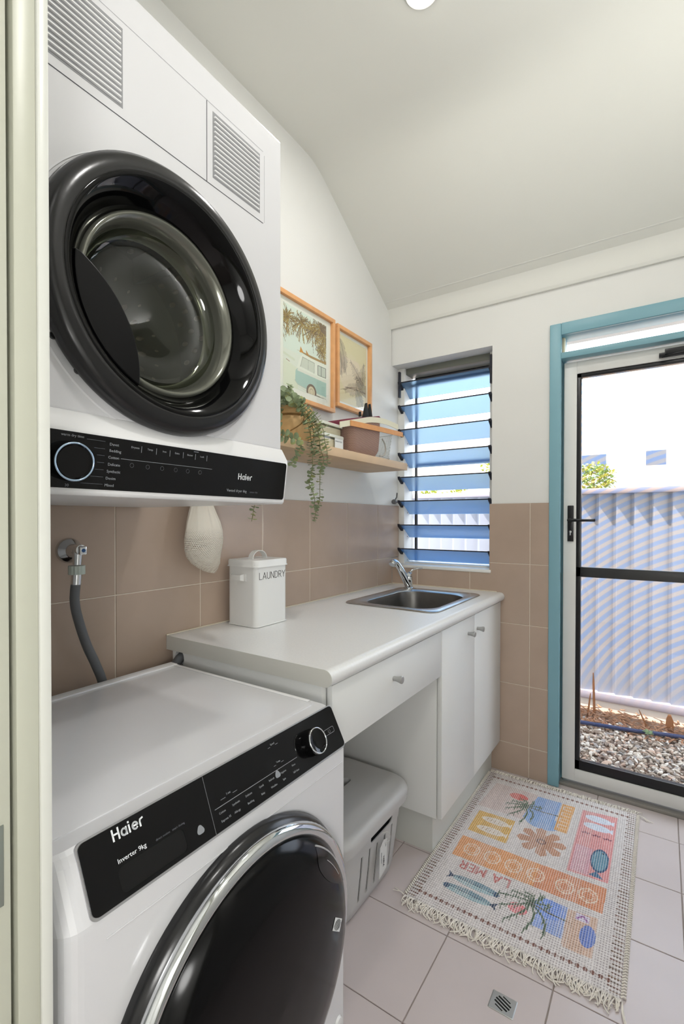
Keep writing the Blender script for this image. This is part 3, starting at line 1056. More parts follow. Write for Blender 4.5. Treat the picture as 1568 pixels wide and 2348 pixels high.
def dome_h(y, z):
    r = math.hypot(y - DC[0], z - DC[1])
    P = [(0.0, 0.082), (0.06, 0.0805), (0.12, 0.077), (0.16, 0.0725), (0.19, 0.067), (0.21, 0.060), (0.224, 0.050), (0.233, 0.036), (0.30, 0.02)]
    for (r0, h0), (r1, h1) in zip(P[:-1], P[1:]):
        if r <= r1:
            return h0 + (h1 - h0) * (r - r0) / (r1 - r0)
    return 0.02


def dp3(y, z, o=0.0008):
    return Vector((DX + dome_h(y, z) + o, y, z))


go_ = [(DC[0] + 0.222 * math.cos(math.radians(a)), DC[1] + 0.222 * math.sin(math.radians(a))) for a in range(57, 16, -4)]
gi_ = [(v.y, v.z) for v in smooth_path([(0, *go_[-1]), (0, -1.6600, .5520), (0, -1.6880, .5730), (0, -1.7112, .5915), (0, -1.7302, .6138), (0, -1.7420, .6379), (0, *go_[0])], 4)][1:-1]
gall = go_ + gi_
rec = MB()
nst = 5
cyg, czg = sum(a for a, b in gall) / len(gall), sum(b for a, b in gall) / len(gall)
vs, fs = [], []
for k in range(nst + 1):
    f = 1 - k / nst
    vs += [dp3(cyg + (a - cyg) * f, czg + (b - czg) * f, 0.0009) for a, b in gall]
ng = len(gall)
for k in range(nst):
    for i in range(ng):
        fs.append((k * ng + i, k * ng + (i + 1) % ng, (k + 1) * ng + (i + 1) % ng, (k + 1) * ng + i))
rec.add(vs, fs)
rec.build('handle_recess', mat('deep_black', (2, 2, 2), 0.2), wd, smooth=80)
MB().tube([dp3(a, b, 0.0012) for a, b in go_], 0.0017, 6).build('handle_lip', mat('satin_silver', (176, 176, 178), 0.45, metal=0.2), wd)
MB().tube([dp3(a - .012, b - .008, 0.0014) for a, b in go_[3:8]], 0.0007, 5).build('handle_lip', mat('satin_silver', (176, 176, 178), 0.45, metal=0.2), wd)
# striped sticker on the glass
sy, sz = -1.6912, 0.4982
SA, SB = Vector((0.759, -0.651)), Vector((0.612, 0.791))


def sp(a, b, o):
    return dp3(sy + SA.x * a + SB.x * b, sz + SA.y * a + SB.y * b, o)


stk = MB()
g_ = 6
for i in range(g_):
    for j in range(g_):
        a0, a1 = -0.019 + 0.038 * i / g_, -0.019 + 0.038 * (i + 1) / g_
        b0, b1 = -0.010 + 0.020 * j / g_, -0.010 + 0.020 * (j + 1) / g_
        stk.add([sp(a, b, .0008) for a, b in ((a0, b0), (a1, b0), (a1, b1), (a0, b1))], [(0, 1, 2, 3)])
sto = stk.build('sticker', mat('white_sticker', (226, 228, 228), 0.5), wd, smooth=0)
ss = MB()
for k in range(-3, 4):
    o = k * 0.0044
    h = math.sqrt(max(0, 1 - (o / 0.016) ** 2)) * 0.0088
    ss.add([sp(o - .0012 - .003, -h, .0012), sp(o + .0012 - .003, -h, .0012), sp(o + .0012 + .003, h, .0012), sp(o - .0012 + .003, h, .0012)], [(0, 1, 2, 3)])
tag(ss.build('sticker_stripes', INK, sto, smooth=0), kind='stuff')
MB().lathe([(0.0001, 0.006), (0.010, 0.005), (0.012, 0.0)], (0.7165, -1.585, 0.175), 'x', 20).build('filter_cap', ENAMEL2, wm)
# faint pressed line under the panel
MB().box(0.7161, 0.7175, -2.10, -1.57, 0.7365, 0.7385).build('front_crease', ENAMEL, wm, bevel=0.0006)
for fx in (0.16, 0.66):
    for fy in (-2.10, -1.61):
        MB().lathe([(0.0001, 0.0), (0.022, 0.0), (0.022, 0.012), (0.012, 0.014), (0.012, 0.024)], (fx, fy, 0.0), 'z', 16).build('foot', BLACKP, wm)
dw = MB()
dw.lathe([(0.235, -0.24), (0.24, -0.002)], (DX, *DC), 'x', 64)
dw.lathe([(0.235, -0.24), (0.0001, -0.245)], (DX, *DC), 'x', 64)
dw.build('drum', mat('drum_steel', (90, 90, 92), 0.3, metal=0.9), wm, smooth=60)

# ------------------------------------------------------------------ tumble dryer, hung upside down on the wall
dr = thing('tumble_dryer', (0.28, -1.88, 1.3), 'white vented tumble dryer with round black door, mounted high on the wall', 'dryer')
XF = 0.552
dsh = MB()
b0, b1 = -2.174, -1.5835
dsh.box(0.006, XF, b0, b1, 1.43, 2.145)
dbody = dsh.build('cabinet_shell', ENAMEL, dr, bevel=0.004, segs=3)
PCY, PCZ = -1.8870, 1.650
boolean_cut(dbody, MB().loft([[(x, PCY + 0.2215 * math.cos(t), PCZ + 0.2215 * math.sin(t)) for t in [2 * math.pi * i / 72 for i in range(72)]] for x in (0.27, 0.60)]))
for f_ in dbody.data.polygons:
    f_.use_smooth = False
# flared panel housing at the bottom
hs = MB()
hp2 = [(0.006, 1.432), (XF, 1.432), (XF + 0.0025, 1.428), (XF + 0.0175, 1.403), (XF + 0.018, 1.396), (XF + 0.006, 1.308), (XF + 0.002, 1.3035), (0.006, 1.3035)]
hs.prism([(x, b0 - 0.0, z) for x, z in hp2], (0, b1 - b0 + 0.0035, 0))
hs.build('panel_housing', ENAMEL2, dr, bevel=0.0025, segs=3)
p0, p1 = Vector((XF + 0.0182, 0, 1.3965)), Vector((XF + 0.0068, 0, 1.3125))
DU = (p0 - p1).normalized()
DN = Vector((0, 1, 0)).cross(DU).normalized()
if DN.x < 0:
    DN = -DN


def dq(y, z, off=0.0):
    t = (z - p1.z) / DU.z
    return p1 + DU * t + Vector((0, y, 0)) + DN * off


dcp = MB().loft([[dq(-1.8775 + a, 1.3553 + b, o) for a, b in rrect(0.583, 0.083, 0.006, 5)] for o in (-0.001, 0.0012)]).build('control_panel', GLOSSBLK, dr, smooth=0)
stroke_text('logo', 'Haier', dq(-1.7315, 1.3510, 0.0013), YD, DU, 0.0115, 0.0019, PRINTW, dcp, gap=0.24)
join_text('panel_print', [('Vented dryer 6kg', dq(-1.760, 1.3245, 0.0013), YD, DU, 0.0078)], PRINTG, dcp)
join_text('panel_print', [('sensor dry', dq(-1.696, 1.3245, 0.0013), YD, DU, 0.0055)], PRINTD, dcp)
dws = [('Duvet', -2.009, 1.384), ('Bedding', -2.009, 1.374), ('Cotton', -2.010, 1.3635), ('Delicate', -2.010, 1.3525), ('Synthetic', -2.011, 1.3415), ('Denim', -2.012, 1.3305), ('Mixed', -2.013, 1.3195)]
it = [(s, dq(y, z, 0.0013), YD, DU, 0.0062) for s, y, z in dws]
it += [('warm dry time', dq(-2.082, 1.3895, 0.0013), YD, DU, 0.0055), ('30', dq(-2.073, 1.316, 0.0013), YD, DU, 0.006)]
it += [(s, dq(y, 1.3845, 0.0013), YD, DU, 0.0045) for s, y in (('Dryness', -1.9725), ('Temp', -1.943), ('Iron', -1.9135), ('Extra', -1.8885), ('Buzzer', -1.862), ('Lock', -1.8325))]
it += [('remain', dq(-1.848, 1.3925, 0.0013), YD, DU, 0.004)]
join_text('panel_print', it, PRINTG, dcp)
dl_ = MB()


def dbar(mb, y0, y1, z0, z1):
    mb.prism([dq(y0, z0, .0013), dq(y1, z0, .0013), dq(y1, z1, .0013), dq(y0, z1, .0013)], DN * 0.0002)


dbar(dl_, -1.989, -1.802, 1.3648, 1.3655)
for y in (-1.954, -1.926, -1.899, -1.871, -1.844, -1.817):
    dbar(dl_, y, y + 0.0008, 1.379, 1.3895)
tag(dl_.build('panel_marks', PRINTG, dcp, smooth=0), kind='stuff')
dk_ = MB()
for (ya, za) in ((-2.045, 1.389), (-2.033, 1.3775), (-2.028, 1.367), (-2.027, 1.356), (-2.030, 1.345), (-2.036, 1.334), (-2.050, 1.3225)):
    dbar(dk_, ya, -2.016, za - 0.0003, za + 0.0003)
for y in (-1.969, -1.940, -1.912, -1.884, -1.858, -1.830):
    pts = [dq(y + 0.0035 * math.cos(t), 1.3565 + 0.0035 * math.sin(t), 0.0014) for t in [2 * math.pi * i / 10 for i in range(11)]]
    dk_.tube(pts, 0.0003, 4, cap=False)
tag(dk_.build('panel_marks', PRINTD, dcp, smooth=0), kind='stuff')
kc = dq(-2.069, 1.3535, 0.001)
dk = lathe_n(MB(), [(0.0295, 0.0), (0.0295, 0.006), (0.0275, 0.018), (0.0255, 0.0185), (0.0235, 0.016), (0.0001, 0.0155)], kc, DN).build('programme_dial', GLOSSBLK, dr, smooth=50)
lathe_n(MB(), [(0.0283, 0.016), (0.0288, 0.0182), (0.0278, 0.0198), (0.0262, 0.0195), (0.0256, 0.017)], kc, DN).build('dial_ring', mat('pale_blue_chrome', (190, 215, 240), 0.12, metal=1.0), dk, smooth=80)  # chrome ring with a pale blue tint
# door ring (deep glossy funnel) and glass bowl
dd = MB().lathe([(0.2285, 0.001), (0.2315, 0.012), (0.2290, 0.024), (0.2200, 0.0335), (0.2020, 0.0375), (0.1980, 0.0360)], (XF, PCY, PCZ), 'x', 96).build('door', SATBLK, dr, smooth=60)
MB().lathe([(0.1985, 0.0362), (0.1960, 0.0375), (0.1900, 0.0350), (0.1700, 0.0100), (0.1590, -0.0090), (0.1560, -0.0130)], (XF, PCY, PCZ), 'x', 96).build('inner_funnel', mat('piano_black', (12, 12, 13), 0.07, metal=0.55), dd, smooth=80)
MB().lathe([(0.158, -0.012), (0.155, -0.004), (0.149, -0.004), (0.140, -0.030), (0.134, -0.060), (0.128, -0.062)], (XF, PCY, PCZ), 'x', 96).build('bowl_rim', mat('smoky_clear_rim', (112, 113, 104), 0.14, metal=0.55), dd, smooth=80)
bw = bpy.data.materials.new('smoked_bowl_glass')
bw.use_nodes = True
nt = bw.node_tree
nt.nodes.clear()
o_ = nt.nodes.new('ShaderNodeOutputMaterial')
t1 = nt.nodes.new('ShaderNodeBsdfTransparent')
t1.inputs['Color'].default_value = (0.60, 0.62, 0.55, 1)
g1 = nt.nodes.new('ShaderNodeBsdfGlossy')
g1.inputs['Roughness'].default_value = 0.03
x1 = nt.nodes.new('ShaderNodeMixShader')
lw = nt.nodes.new('ShaderNodeLayerWeight')
lw.inputs['Blend'].default_value = 0.35
nt.links.new(schlick(nt, 0.05, 0.5).outputs[0], x1.inputs[0])
nt.links.new(t1.outputs[0], x1.inputs[1])
nt.links.new(g1.outputs[0], x1.inputs[2])
nt.links.new(x1.outputs[0], o_.inputs[0])
MB().lathe([(0.150, -0.006), (0.142, -0.028), (0.134, -0.05), (0.115, -0.058), (0.07, -0.056), (0.0001, -0.052)], (XF, PCY, PCZ), 'x', 96).build('glass_bowl', bw, dd, smooth=80)
# drum with pressed dimples
DRUM = mat('dryer_drum_steel', (96, 98, 84), 0.42, metal=0.35, noise=0.12, nscale=9)
dm = MB()
dm.lathe([(0.150, -0.055), (0.205, -0.075), (0.215, -0.25), (0.10, -0.262), (0.0001, -0.262)], (XF, PCY, PCZ), 'x', 72)
drum = dm.build('drum', DRUM, dr, smooth=50)
dim = MB()
for ring in range(5):
    xx = XF - 0.095 - ring * 0.032
    for k in range(30):
        t = 2 * math.pi * (k + 0.5 * (ring % 2)) / 30
        rr = 0.2055 + 0.0015 * ring
        c = Vector((xx, PCY + rr * math.cos(t), PCZ + rr * math.sin(t)))
        nrm = Vector((0, -math.cos(t), -math.sin(t)))
        tg = Vector((0, -math.sin(t), math.cos(t)))
        pts = [c + Vector((1, 0, 0)) * 0.011 * math.cos(a) + tg * 0.006 * math.sin(a) for a in [2 * math.pi * i / 8 for i in range(8)]]
        dim.add(pts + [c + nrm * 0.006], [(i, (i + 1) % 8, 8) for i in range(8)])
for ring in range(5):
    rr = 0.045 + ring * 0.036
    n_ = int(2 * math.pi * rr / 0.034)
    for k in range(n_):
        t = 2 * math.pi * (k + 0.5 * (ring % 2)) / n_
        c = Vector((XF - 0.2605, PCY + rr * math.cos(t), PCZ + rr * math.sin(t)))
        tg = Vector((0, -math.sin(t), math.cos(t)))
        rd = Vector((0, math.cos(t), math.sin(t)))
        pts = [c + rd * 0.012 * math.cos(a) + tg * 0.006 * math.sin(a) for a in [2 * math.pi * i / 8 for i in range(8)]]
        dim.add(pts + [c + Vector((0.007, 0, 0))], [(i, (i + 1) % 8, 8) for i in range(8)])
tag(dim.build('drum_dimples', mat('drum_dimple_steel', (150, 140, 124), 0.3, metal=0.5), drum, smooth=80), kind='stuff')
for k in range(3):
    vn = MB()
    t = math.radians(60 + 120 * k)
    c = Vector((0, math.cos(t), math.sin(t)))
    tg = Vector((0, -math.sin(t), math.cos(t)))
    P0 = Vector((XF - 0.085, PCY, PCZ)) + c * 0.206
    vn.prism([P0 - tg * 0.03, P0 - c * 0.045, P0 + tg * 0.03], (-0.15, 0, 0))
    vn.build('drum_paddle', DRUM, drum, smooth=0)
# black crescent plate on the near side of the door
cres = []
R1, R2 = 0.176, 0.1850
c2 = (-2.1430, 1.5050)
ins = []
for i in range(120):
    t = 2 * math.pi * i / 120
    y, z = PCY + R1 * math.cos(t), PCZ + R1 * math.sin(t)
    if math.hypot(y - c2[0], z - c2[1]) <= R2 + 0.002:
        ins.append((t, y, z))
ts = [q[0] for q in ins]
outer = [(q[1], q[2]) for q in sorted(ins)]
a_s = math.atan2(outer[0][1] - c2[1], outer[0][0] - c2[0])
a_e = math.atan2(outer[-1][1] - c2[1], outer[-1][0] - c2[0])
if a_e < a_s:
    a_s, a_e = a_s, a_e
inner = [(c2[0] + R2 * math.cos(a_e + (a_s - a_e) * i / 24), c2[1] + R2 * math.sin(a_e + (a_s - a_e) * i / 24)) for i in range(1, 24)]
MB().prism([(XF + 0.004, y, z) for y, z in outer + inner], (0.018, 0, 0)).build('door_crescent', mat('crescent_black', (8, 8, 9), 0.35, spec=0.2), dd, bevel=0.002, smooth=0)
# grilles, access flap lines
GR = mat('grille_grey', (140, 141, 143), 0.6)
for (y0, y1) in ((-1.783, -1.657), (-2.103, -1.977)):
    g = MB().box(XF - 0.0005, XF + 0.0004, y0 - 0.003, y1 + 0.003, 1.9435, 2.0735).build('vent_grille', GR, dr, smooth=0)
    for k in range(13):
        z = 1.9475 + k * 0.00955
        sm_ = MB()
        sm_.prism([(XF + 0.0003, y0, z), (XF + 0.0003, y1, z), (XF + 0.0030, y1 - 0.001, z + 0.0008), (XF + 0.0030, y0 + 0.001, z + 0.0008)], (0, 0, 0.0024))
        sm_.build('slat', ENAMEL2, g, smooth=0)
sl = MB()
sl.box(XF, XF + 0.0006, -2.115, -1.644, 1.9263, 1.9276)
sl.box(XF, XF + 0.0006, -1.8012, -1.8000, 1.927, 2.084)
sl.build('flap_seam', mat('dark_seam', (84, 86, 90), 0.8), dr, smooth=0)
sl = MB()
sl.box(XF, XF + 0.0005, -1.640, -1.6394, 1.93, 2.078)
sl.box(XF, XF + 0.0005, -2.115, -1.644, 2.0850, 2.0856)
sl.build('flap_seam', mat('light_seam', (178, 178, 182), 0.6), dr, smooth=0)
for y, z in ((-2.049, 1.494), (-2.084, 1.536)):
    MB().lathe([(0.0001, 0.0015), (0.002, 0.002), (0.0048, 0.003), (0.0058, 0.0)], (XF, y, z), 'x', 16).build('screw', mat('dark_screw', (96, 96, 96), 0.3, metal=0.8), dr)
MB().loft([[(XF + o, PCY + (0.238 + e) * math.cos(t), PCZ - 0.004 + (0.238 + e) * math.sin(t)) for t in [2 * math.pi * i / 72 for i in range(72)]] for o, e in ((-0.001, 0.004), (0.0015, 0.0))], False, False).build('door_surround', ENAMEL, dr, smooth=80)
wb = MB()
wb.box(0.0, 0.02, -2.15, -1.61, 1.35, 2.12)
wb.build('wall_bracket', ENAMEL2, dr, smooth=0)

# ------------------------------------------------------------------ wall tap with hose
wt = thing('wall_tap', (0.0, -1.795, 1.186), 'chrome washing machine tap on the tiled wall under the dryer', 'tap')
MB().lathe([(0.033, 0.0), (0.0335, 0.004), (0.030, 0.012), (0.018, 0.018), (0.0155, 0.022), (0.0150, 0.052), (0.0001, 0.054)], (0.0, -1.795, 1.186), 'x', 32).build('flange', CHROME, wt)
v_ = MB()
v_.lathe([(0.0001, 0.0), (0.013, 0.0), (0.013, 0.028), (0.0001, 0.030)], (0.047, -1.800, 1.190), 'x', 20)
v_.tube([(0.060, -1.801, 1.190), (0.060, -1.803, 1.152)], [0.0125, 0.0105], 18)
v_.build('valve_body', CHROME, wt, smooth=50)
MB().box(0.064, 0.084, -1.808, -1.790, 1.178, 1.200).build('valve_knob', CHROME, wt, bevel=0.003)
MB().lathe([(0.0001, 0.0008), (0.0045, 0.0005), (0.005, 0)], (0.084, -1.799, 1.189), 'x', 16).build('cold_dot', mat('blue_dot', (44, 88, 140), 0.4), wt)
nu = MB()
for z0, z1, r, n in ((1.128, 1.150, 0.0185, 14),):
    nu.loft([[(0.060 + r * (1 + 0.05 * (i % 2)) * math.cos(2 * math.pi * i / (2 * n)), -1.804 + r * (1 + 0.05 * (i % 2)) * math.sin(2 * math.pi * i / (2 * n)), z) for i in range(2 * n)] for z in (z0, z1)])
nu.build('hose_nut', mat('pale_green_plastic', (190, 200, 190), 0.4), wt, smooth=0)
hose = MB().tube(smooth_path([(0.060, -1.806, 1.110), (0.061, -1.810, 1.060), (0.064, -1.802, 1.010), (0.070, -1.785, 0.945), (0.076, -1.765, 0.890), (0.075, -1.745, 0.83), (0.07, -1.73, 0.72), (0.065, -1.72, 0.60)], 6), 0.0115, 14)
ho = tag(hose.build('inlet_hose', RUBBER, None), 'grey rubber inlet hose hanging from the chrome wall tap', 'hose')
MB().tube([(0.060, -1.804, 1.128), (0.060, -1.806, 1.102)], 0.0125, 16).build('hose_ferrule', CHROME, ho)
dh = MB().tube(smooth_path([(0.050, -1.40, 0.852), (0.052, -1.46, 0.850), (0.054, -1.485, 0.840), (0.056, -1.505, 0.826), (0.060, -1.520, 0.80), (0.065, -1.528, 0.70), (0.07, -1.53, 0.40)], 5), 0.0145, 14)
tag(dh.build('drain_hose', RUBBER, None), 'dark drain hose end passing through the hole beside the benchtop', 'hose')

# ------------------------------------------------------------------ laundry tin
tn = thing('laundry_tin', (0.10, -1.195, 0.903), 'white metal laundry tin with lid standing on the benchtop', 'tin')
TCX, TCY = 0.100, -1.196
MB().loft([[(TCX + a, TCY + b, z) for a, b in rrect(w, h, 0.017, 6)] for w, h, z in ((0.136, 0.158, 0.9035), (0.142, 0.164, 0.9045), (0.142, 0.164, 0.907), (0.138, 0.160, 0.908), (0.138, 0.160, 1.108))]).build('tin_body', TIN, tn, smooth=50)
tlid = MB().loft([[(TCX + a, TCY + b, z) for a, b in rrect(w, h, 0.018, 6)] for w, h, z in ((0.140, 0.162, 1.106), (0.148, 0.170, 1.106), (0.148, 0.170, 1.109), (0.144, 0.166, 1.111), (0.144, 0.166, 1.126), (0.140, 0.162, 1.130))]).build('lid', TIN, tn, smooth=50)
hb = MB()
ap = [(TCX, TCY + 0.036 * math.cos(t), 1.130 + 0.030 * math.sin(t)) for t in [math.pi * i / 14 for i in range(15)]]
for i in range(14):
    a, b = ap[i], ap[i + 1]
    hb.add([(a[0] - .011, a[1], a[2]), (a[0] + .011, a[1], a[2]), (b[0] + .011, b[1], b[2]), (b[0] - .011, b[1], b[2])], [(0, 1, 2, 3)])
    k = 0.93
    a2 = (a[0], TCY + (a[1] - TCY) * k, 1.130 + (a[2] - 1.130) * k)
    b2 = (b[0], TCY + (b[1] - TCY) * k, 1.130 + (b[2] - 1.130) * k)
    hb.add([(a2[0] - .011, a2[1], a2[2]), (a2[0] + .011, a2[1], a2[2]), (b2[0] + .011, b2[1], b2[2]), (b2[0] - .011, b2[1], b2[2])], [(0, 1, 2, 3)])
    for sx in (-.011, .011):
        hb.add([(a[0] + sx, a[1], a[2]), (b[0] + sx, b[1], b[2]), (b2[0] + sx, b2[1], b2[2]), (a2[0] + sx, a2[1], a2[2])], [(0, 1, 2, 3)])
hb.build('lid_handle', TIN, tlid)
sh = MB()
yf = TCY - 0.080
sh.loft([[(x, yf - d, 1.070 + s * 0.009), (x, yf - d - 0.0015, 1.070 + s * 0.009), (x, yf - d - 0.0015, 1.070 - s * 0.009), (x, yf - d, 1.070 - s * 0.009)] for x, d, s in ((0.048, 0.0, 1.3), (0.056, 0.001, 1.3), (0.062, 0.011, 1), (0.085, 0.014, 1), (0.108, 0.011, 1), (0.114, 0.001, 1.3), (0.123, 0.0, 1.3))])
sh.build('side_handle', TIN, tn, smooth=30)
stroke_text('tin_lettering', 'LAUNDRY', (TCX + 0.0695, -1.2595, 1.0650), YD, (0, 0, 1), 0.0225, 0.0016, INK, tn, gap=0.20)

# ------------------------------------------------------------------ string bag hanging under the dryer
bagm = bpy.data.materials.new('cotton_net')
bagm.use_nodes = True
nt = bagm.node_tree
nt.nodes.clear()
o_ = nt.nodes.new('ShaderNodeOutputMaterial')
uvn = nt.nodes.new('ShaderNodeTexCoord')
d_ = nt.nodes.new('ShaderNodeBsdfDiffuse')
d_.inputs['Color'].default_value = (*lin((232, 225, 211)), 1)
t_ = nt.nodes.new('ShaderNodeBsdfTransparent')
mx_ = nt.nodes.new('ShaderNodeMixShader')
at = nt.nodes.new('ShaderNodeAttribute')
at.attribute_name = 'hole'
sxyz = nt.nodes.new('ShaderNodeSeparateXYZ')
nt.links.new(at.outputs['Vector'], sxyz.inputs[0])


def nmath(nt, op, a, b=None, c=None):
    n = nt.nodes.new('ShaderNodeMath')
    n.operation = op
    for i, q in enumerate((a, b, c)):
        if q is None:
            continue
        if isinstance(q, (int, float)):
            n.inputs[i].default_value = q
        else:
            nt.links.new(q, n.inputs[i])
    return n.outputs[0]


def hole_mask(nt, su, sv, sw, size):
    """round openings on a staggered lattice; sw scales the size of the openings"""
    row = nmath(nt, 'FLOOR', sv)
    off = nmath(nt, 'MULTIPLY', nmath(nt, 'MODULO', row, 2.0), 0.5)
    fu = nmath(nt, 'SUBTRACT', nmath(nt, 'FRACT', nmath(nt, 'ADD', su, off)), 0.5)
    fv = nmath(nt, 'SUBTRACT', nmath(nt, 'FRACT', sv), 0.5)
    r = nmath(nt, 'SQRT', nmath(nt, 'ADD', nmath(nt, 'MULTIPLY', fu, fu), nmath(nt, 'MULTIPLY', fv, fv)))
    return nmath(nt, 'LESS_THAN', r, nmath(nt, 'MULTIPLY', sw, size))


nt.links.new(hole_mask(nt, sxyz.outputs[0], sxyz.outputs[1], sxyz.outputs[2], 0.36), mx_.inputs[0])
nt.links.new(d_.outputs[0], mx_.inputs[1])
nt.links.new(t_.outputs[0], mx_.inputs[2])
nt.links.new(mx_.outputs[0], o_.inputs[0])

bsec = [(1.372, -1.392, .020, .010, .02), (1.345, -1.394, .026, .014, .03), (1.322, -1.396, .040, .018, .045), (1.290, -1.398, .052, .024, .05), (1.262, -1.398, .063, .030, .053), (1.232, -1.397, .070, .036, .055),
        (1.205, -1.397, .072, .040, .056), (1.180, -1.394, .071, .040, .055), (1.158, -1.389, .066, .037, .05), (1.138, -1.380, .056, .031, .045), (1.122, -1.366, .044, .025, .04), (1.110, -1.350, .034, .018, .035), (1.102, -1.336, .022, .011, .03), (1.096, -1.322, .008, .005, .028)]
K = 96
vs, fs, hv = [], [], []
for j, (z, cy, ry, rx, cx) in enumerate(bsec):
    for i in range(K):
        t = 2 * math.pi * i / K
        pl_ = 1 + (0.10 * math.cos(9 * t + 0.6) + 0.05 * math.cos(17 * t)) * max(0, min(1, (z - 1.20) / 0.12))
        wob = 1 + 0.03 * math.sin(3 * t + j)
        vs.append((cx + rx * math.cos(t) * pl_ * wob, cy + ry * math.sin(t) * wob * (1 + 0.3 * (pl_ - 1)), z + 0.012 * math.sin(t) * (1 if z < 1.2 else 0)))
        hv.append((t / (2 * math.pi) * 62, (1.38 - z) / 0.0042, max(0.0, min(1.0, (1.262 - z) / 0.06))))
for j in range(len(bsec) - 1):
    for i in range(K):
        fs.append((j * K + i, j * K + (i + 1) % K, (j + 1) * K + (i + 1) % K, (j + 1) * K + i))
mb = MB().add(vs, fs)
bagbase = Vector((0.05, -1.39, 1.372))
me = bpy.data.meshes.new('bag_net')
me.from_pydata([tuple(Vector(v) - bagbase) for v in vs], [], fs)
a_ = me.attributes.new('hole', 'FLOAT_VECTOR', 'POINT')
hva = np.array(hv, 'f')
a_.data.foreach_set('vector', hva.ravel())
me.polygons.foreach_set('use_smooth', [True] * len(me.polygons))
bg = thing('string_bag', bagbase, 'cream cotton net bag hanging on the tiles below the dryer', 'bag')
link_mesh('bag_net', me, bagm, bg)
MB().tube([(0.02, -1.392, 1.372), (0.012, -1.392, 1.395), (0.008, -1.392, 1.41)], 0.004, 8).build('drawstring', COTTON, bg)
hk = MB()
hk.lathe([(0.0001, 0.0), (0.014, 0.0), (0.014, 0.006), (0.0001, 0.008)], (0.0, -1.392, 1.412), 'x', 20)
hk.tube([(0.006, -1.392, 1.412), (0.022, -1.392, 1.408), (0.026, -1.392, 1.418)], 0.003, 8)
tag(hk.build('wall_hook', CHROME, None), 'small wall hook holding the net bag, behind the dryer', 'hook')

# ------------------------------------------------------------------ hamper
hm = thing('laundry_hamper', (0.36, -1.02, 0.0), 'pale grey slotted plastic hamper with lid under the drawer', 'hamper')
HX0, HX1, HY0, HY1 = 0.175, 0.535, -1.315, -0.835


def hring(z, ins, dx=0.0):
    w, h = HX1 - HX0 - 2 * ins, HY1 - HY0 - 2 * ins
    cx, cy = (HX0 + HX1) / 2, (HY0 + HY1) / 2
    return [(cx + a, cy + b, z) for a, b in rrect(w, h, min(0.085, w * 0.42), 8)]


outr = [hring(0.0, 0.062), hring(0.006, 0.050), hring(0.020, 0.040), hring(0.05, 0.033), hring(0.15, 0.022), hring(0.27, 0.012), hring(0.285, 0.010)]
innr = [hring(0.285, 0.014), hring(0.15, 0.026), hring(0.05, 0.037), hring(0.012, 0.06)]
HZ = 1.0
hbody = MB().loft(outr + innr).build('hamper_body', HAMPER, hm, smooth=45)
hc = MB()
for k in range(6):
    y = -1.163 + k * 0.0495
    zt_ = 0.205 if k not in (2, 3) else 0.196
    hc.box(0.42, 0.56, y - 0.0055, y + 0.0055, 0.055, zt_)
hc.loft([[(x, -1.04 + a, 0.232 + b) for a, b in rrect(0.145, 0.030, 0.0135, 5)] for x in (0.42, 0.56)])
for yy in (-1.40, ):
    hc.loft([[(0.36 + a, y, 0.235 + b) for a, b in rrect(0.11, 0.03, 0.0135, 5)] for y in (-1.40, -1.22)])
boolean_cut(hbody, hc)
MB().loft([hring(0.018, 0.064), hring(0.27, 0.03)], True, True).build('dark_washing', mat('dark_clothes', (30, 30, 32), 0.95), hm, smooth=0)
lr = [hring(0.262, 0.006), hring(0.262, -0.004), hring(0.290, -0.008), hring(0.300, -0.007), hring(0.308, 0.000), hring(0.313, 0.010), hring(0.312, 0.020), hring(0.316, 0.060), hring(0.319, 0.120)]
hlid = MB().loft(lr).build('lid', HAMPER, hm, smooth=50)
boolean_cut(hlid, MB().loft([[(0.345 + a, -1.035 + b, z) for a, b in rrect(0.032, 0.115, 0.0155, 6)] for z in (0.25, 0.34)]))
tg_ = MB().prism([(0.530, -1.078, 0.085), (0.530, -1.030, 0.098), (0.532, -1.028, 0.196), (0.532, -1.050, 0.203), (0.532, -1.075, 0.186)], (0.0012, 0, 0)).build('care_tag', mat('paper_tag', (214, 214, 212), 0.6), hm, smooth=0)
font_text('tag_print', 'VASKA', (0.5334, -1.055, 0.150), (0, 0, -1), (0, 1, 0), 0.011, INK, tg_)
join_text('tag_print', [('laundry basket', (0.5334, -1.068, 0.168), (0, 0, -1), (0, 1, 0), 0.006), ('25 l', (0.5334, -1.040, 0.182), (0, 0, -1), (0, 1, 0), 0.006)], PRINTG, tg_)
MB().tube(smooth_path([(0.528, -1.050, 0.222), (0.538, -1.035, 0.222), (0.542, -1.022, 0.205), (0.540, -1.026, 0.190), (0.5345, -1.045, 0.188)], 5), 0.0012, 6).build('tag_loop', mat('clear_tag_loop', (190, 190, 186), 0.3), tg_)

# ------------------------------------------------------------------ floor drain
fd = thing('floor_drain', (0.957, -1.175, 0.0), 'square steel floor drain with round slotted grate', 'drain')
pl_ = MB().loft([[(0.9575 + a, -1.1755 + b, z) for a, b in rrect(w, w * 0.84, 0.002, 2)] for w, z in ((0.064, -0.002), (0.064, 0.0010), (0.060, 0.0020))]).build('drain_plate', mat('drain_steel', (186, 188, 186), 0.28, metal=0.85), fd, smooth=0)
dn = MB()
for k in range(-2, 3):
    o = k * 0.0082
    h = math.sqrt(max(0, 0.0215 ** 2 - o ** 2)) * (0.95 if abs(k) < 2 else 0.8)
    d = Vector((0.92, -0.39, 0))
    q = Vector((0.39, 0.92, 0))
    c0 = Vector((0.9575, -1.1755, 0.0012)) + q * o
    w2 = q * (0.0021 if abs(k) < 2 else 0.0014)
    dn.prism([c0 - d * h - w2, c0 + d * h - w2, c0 + d * h + w2, c0 - d * h + w2], (0, 0, 0.0012))
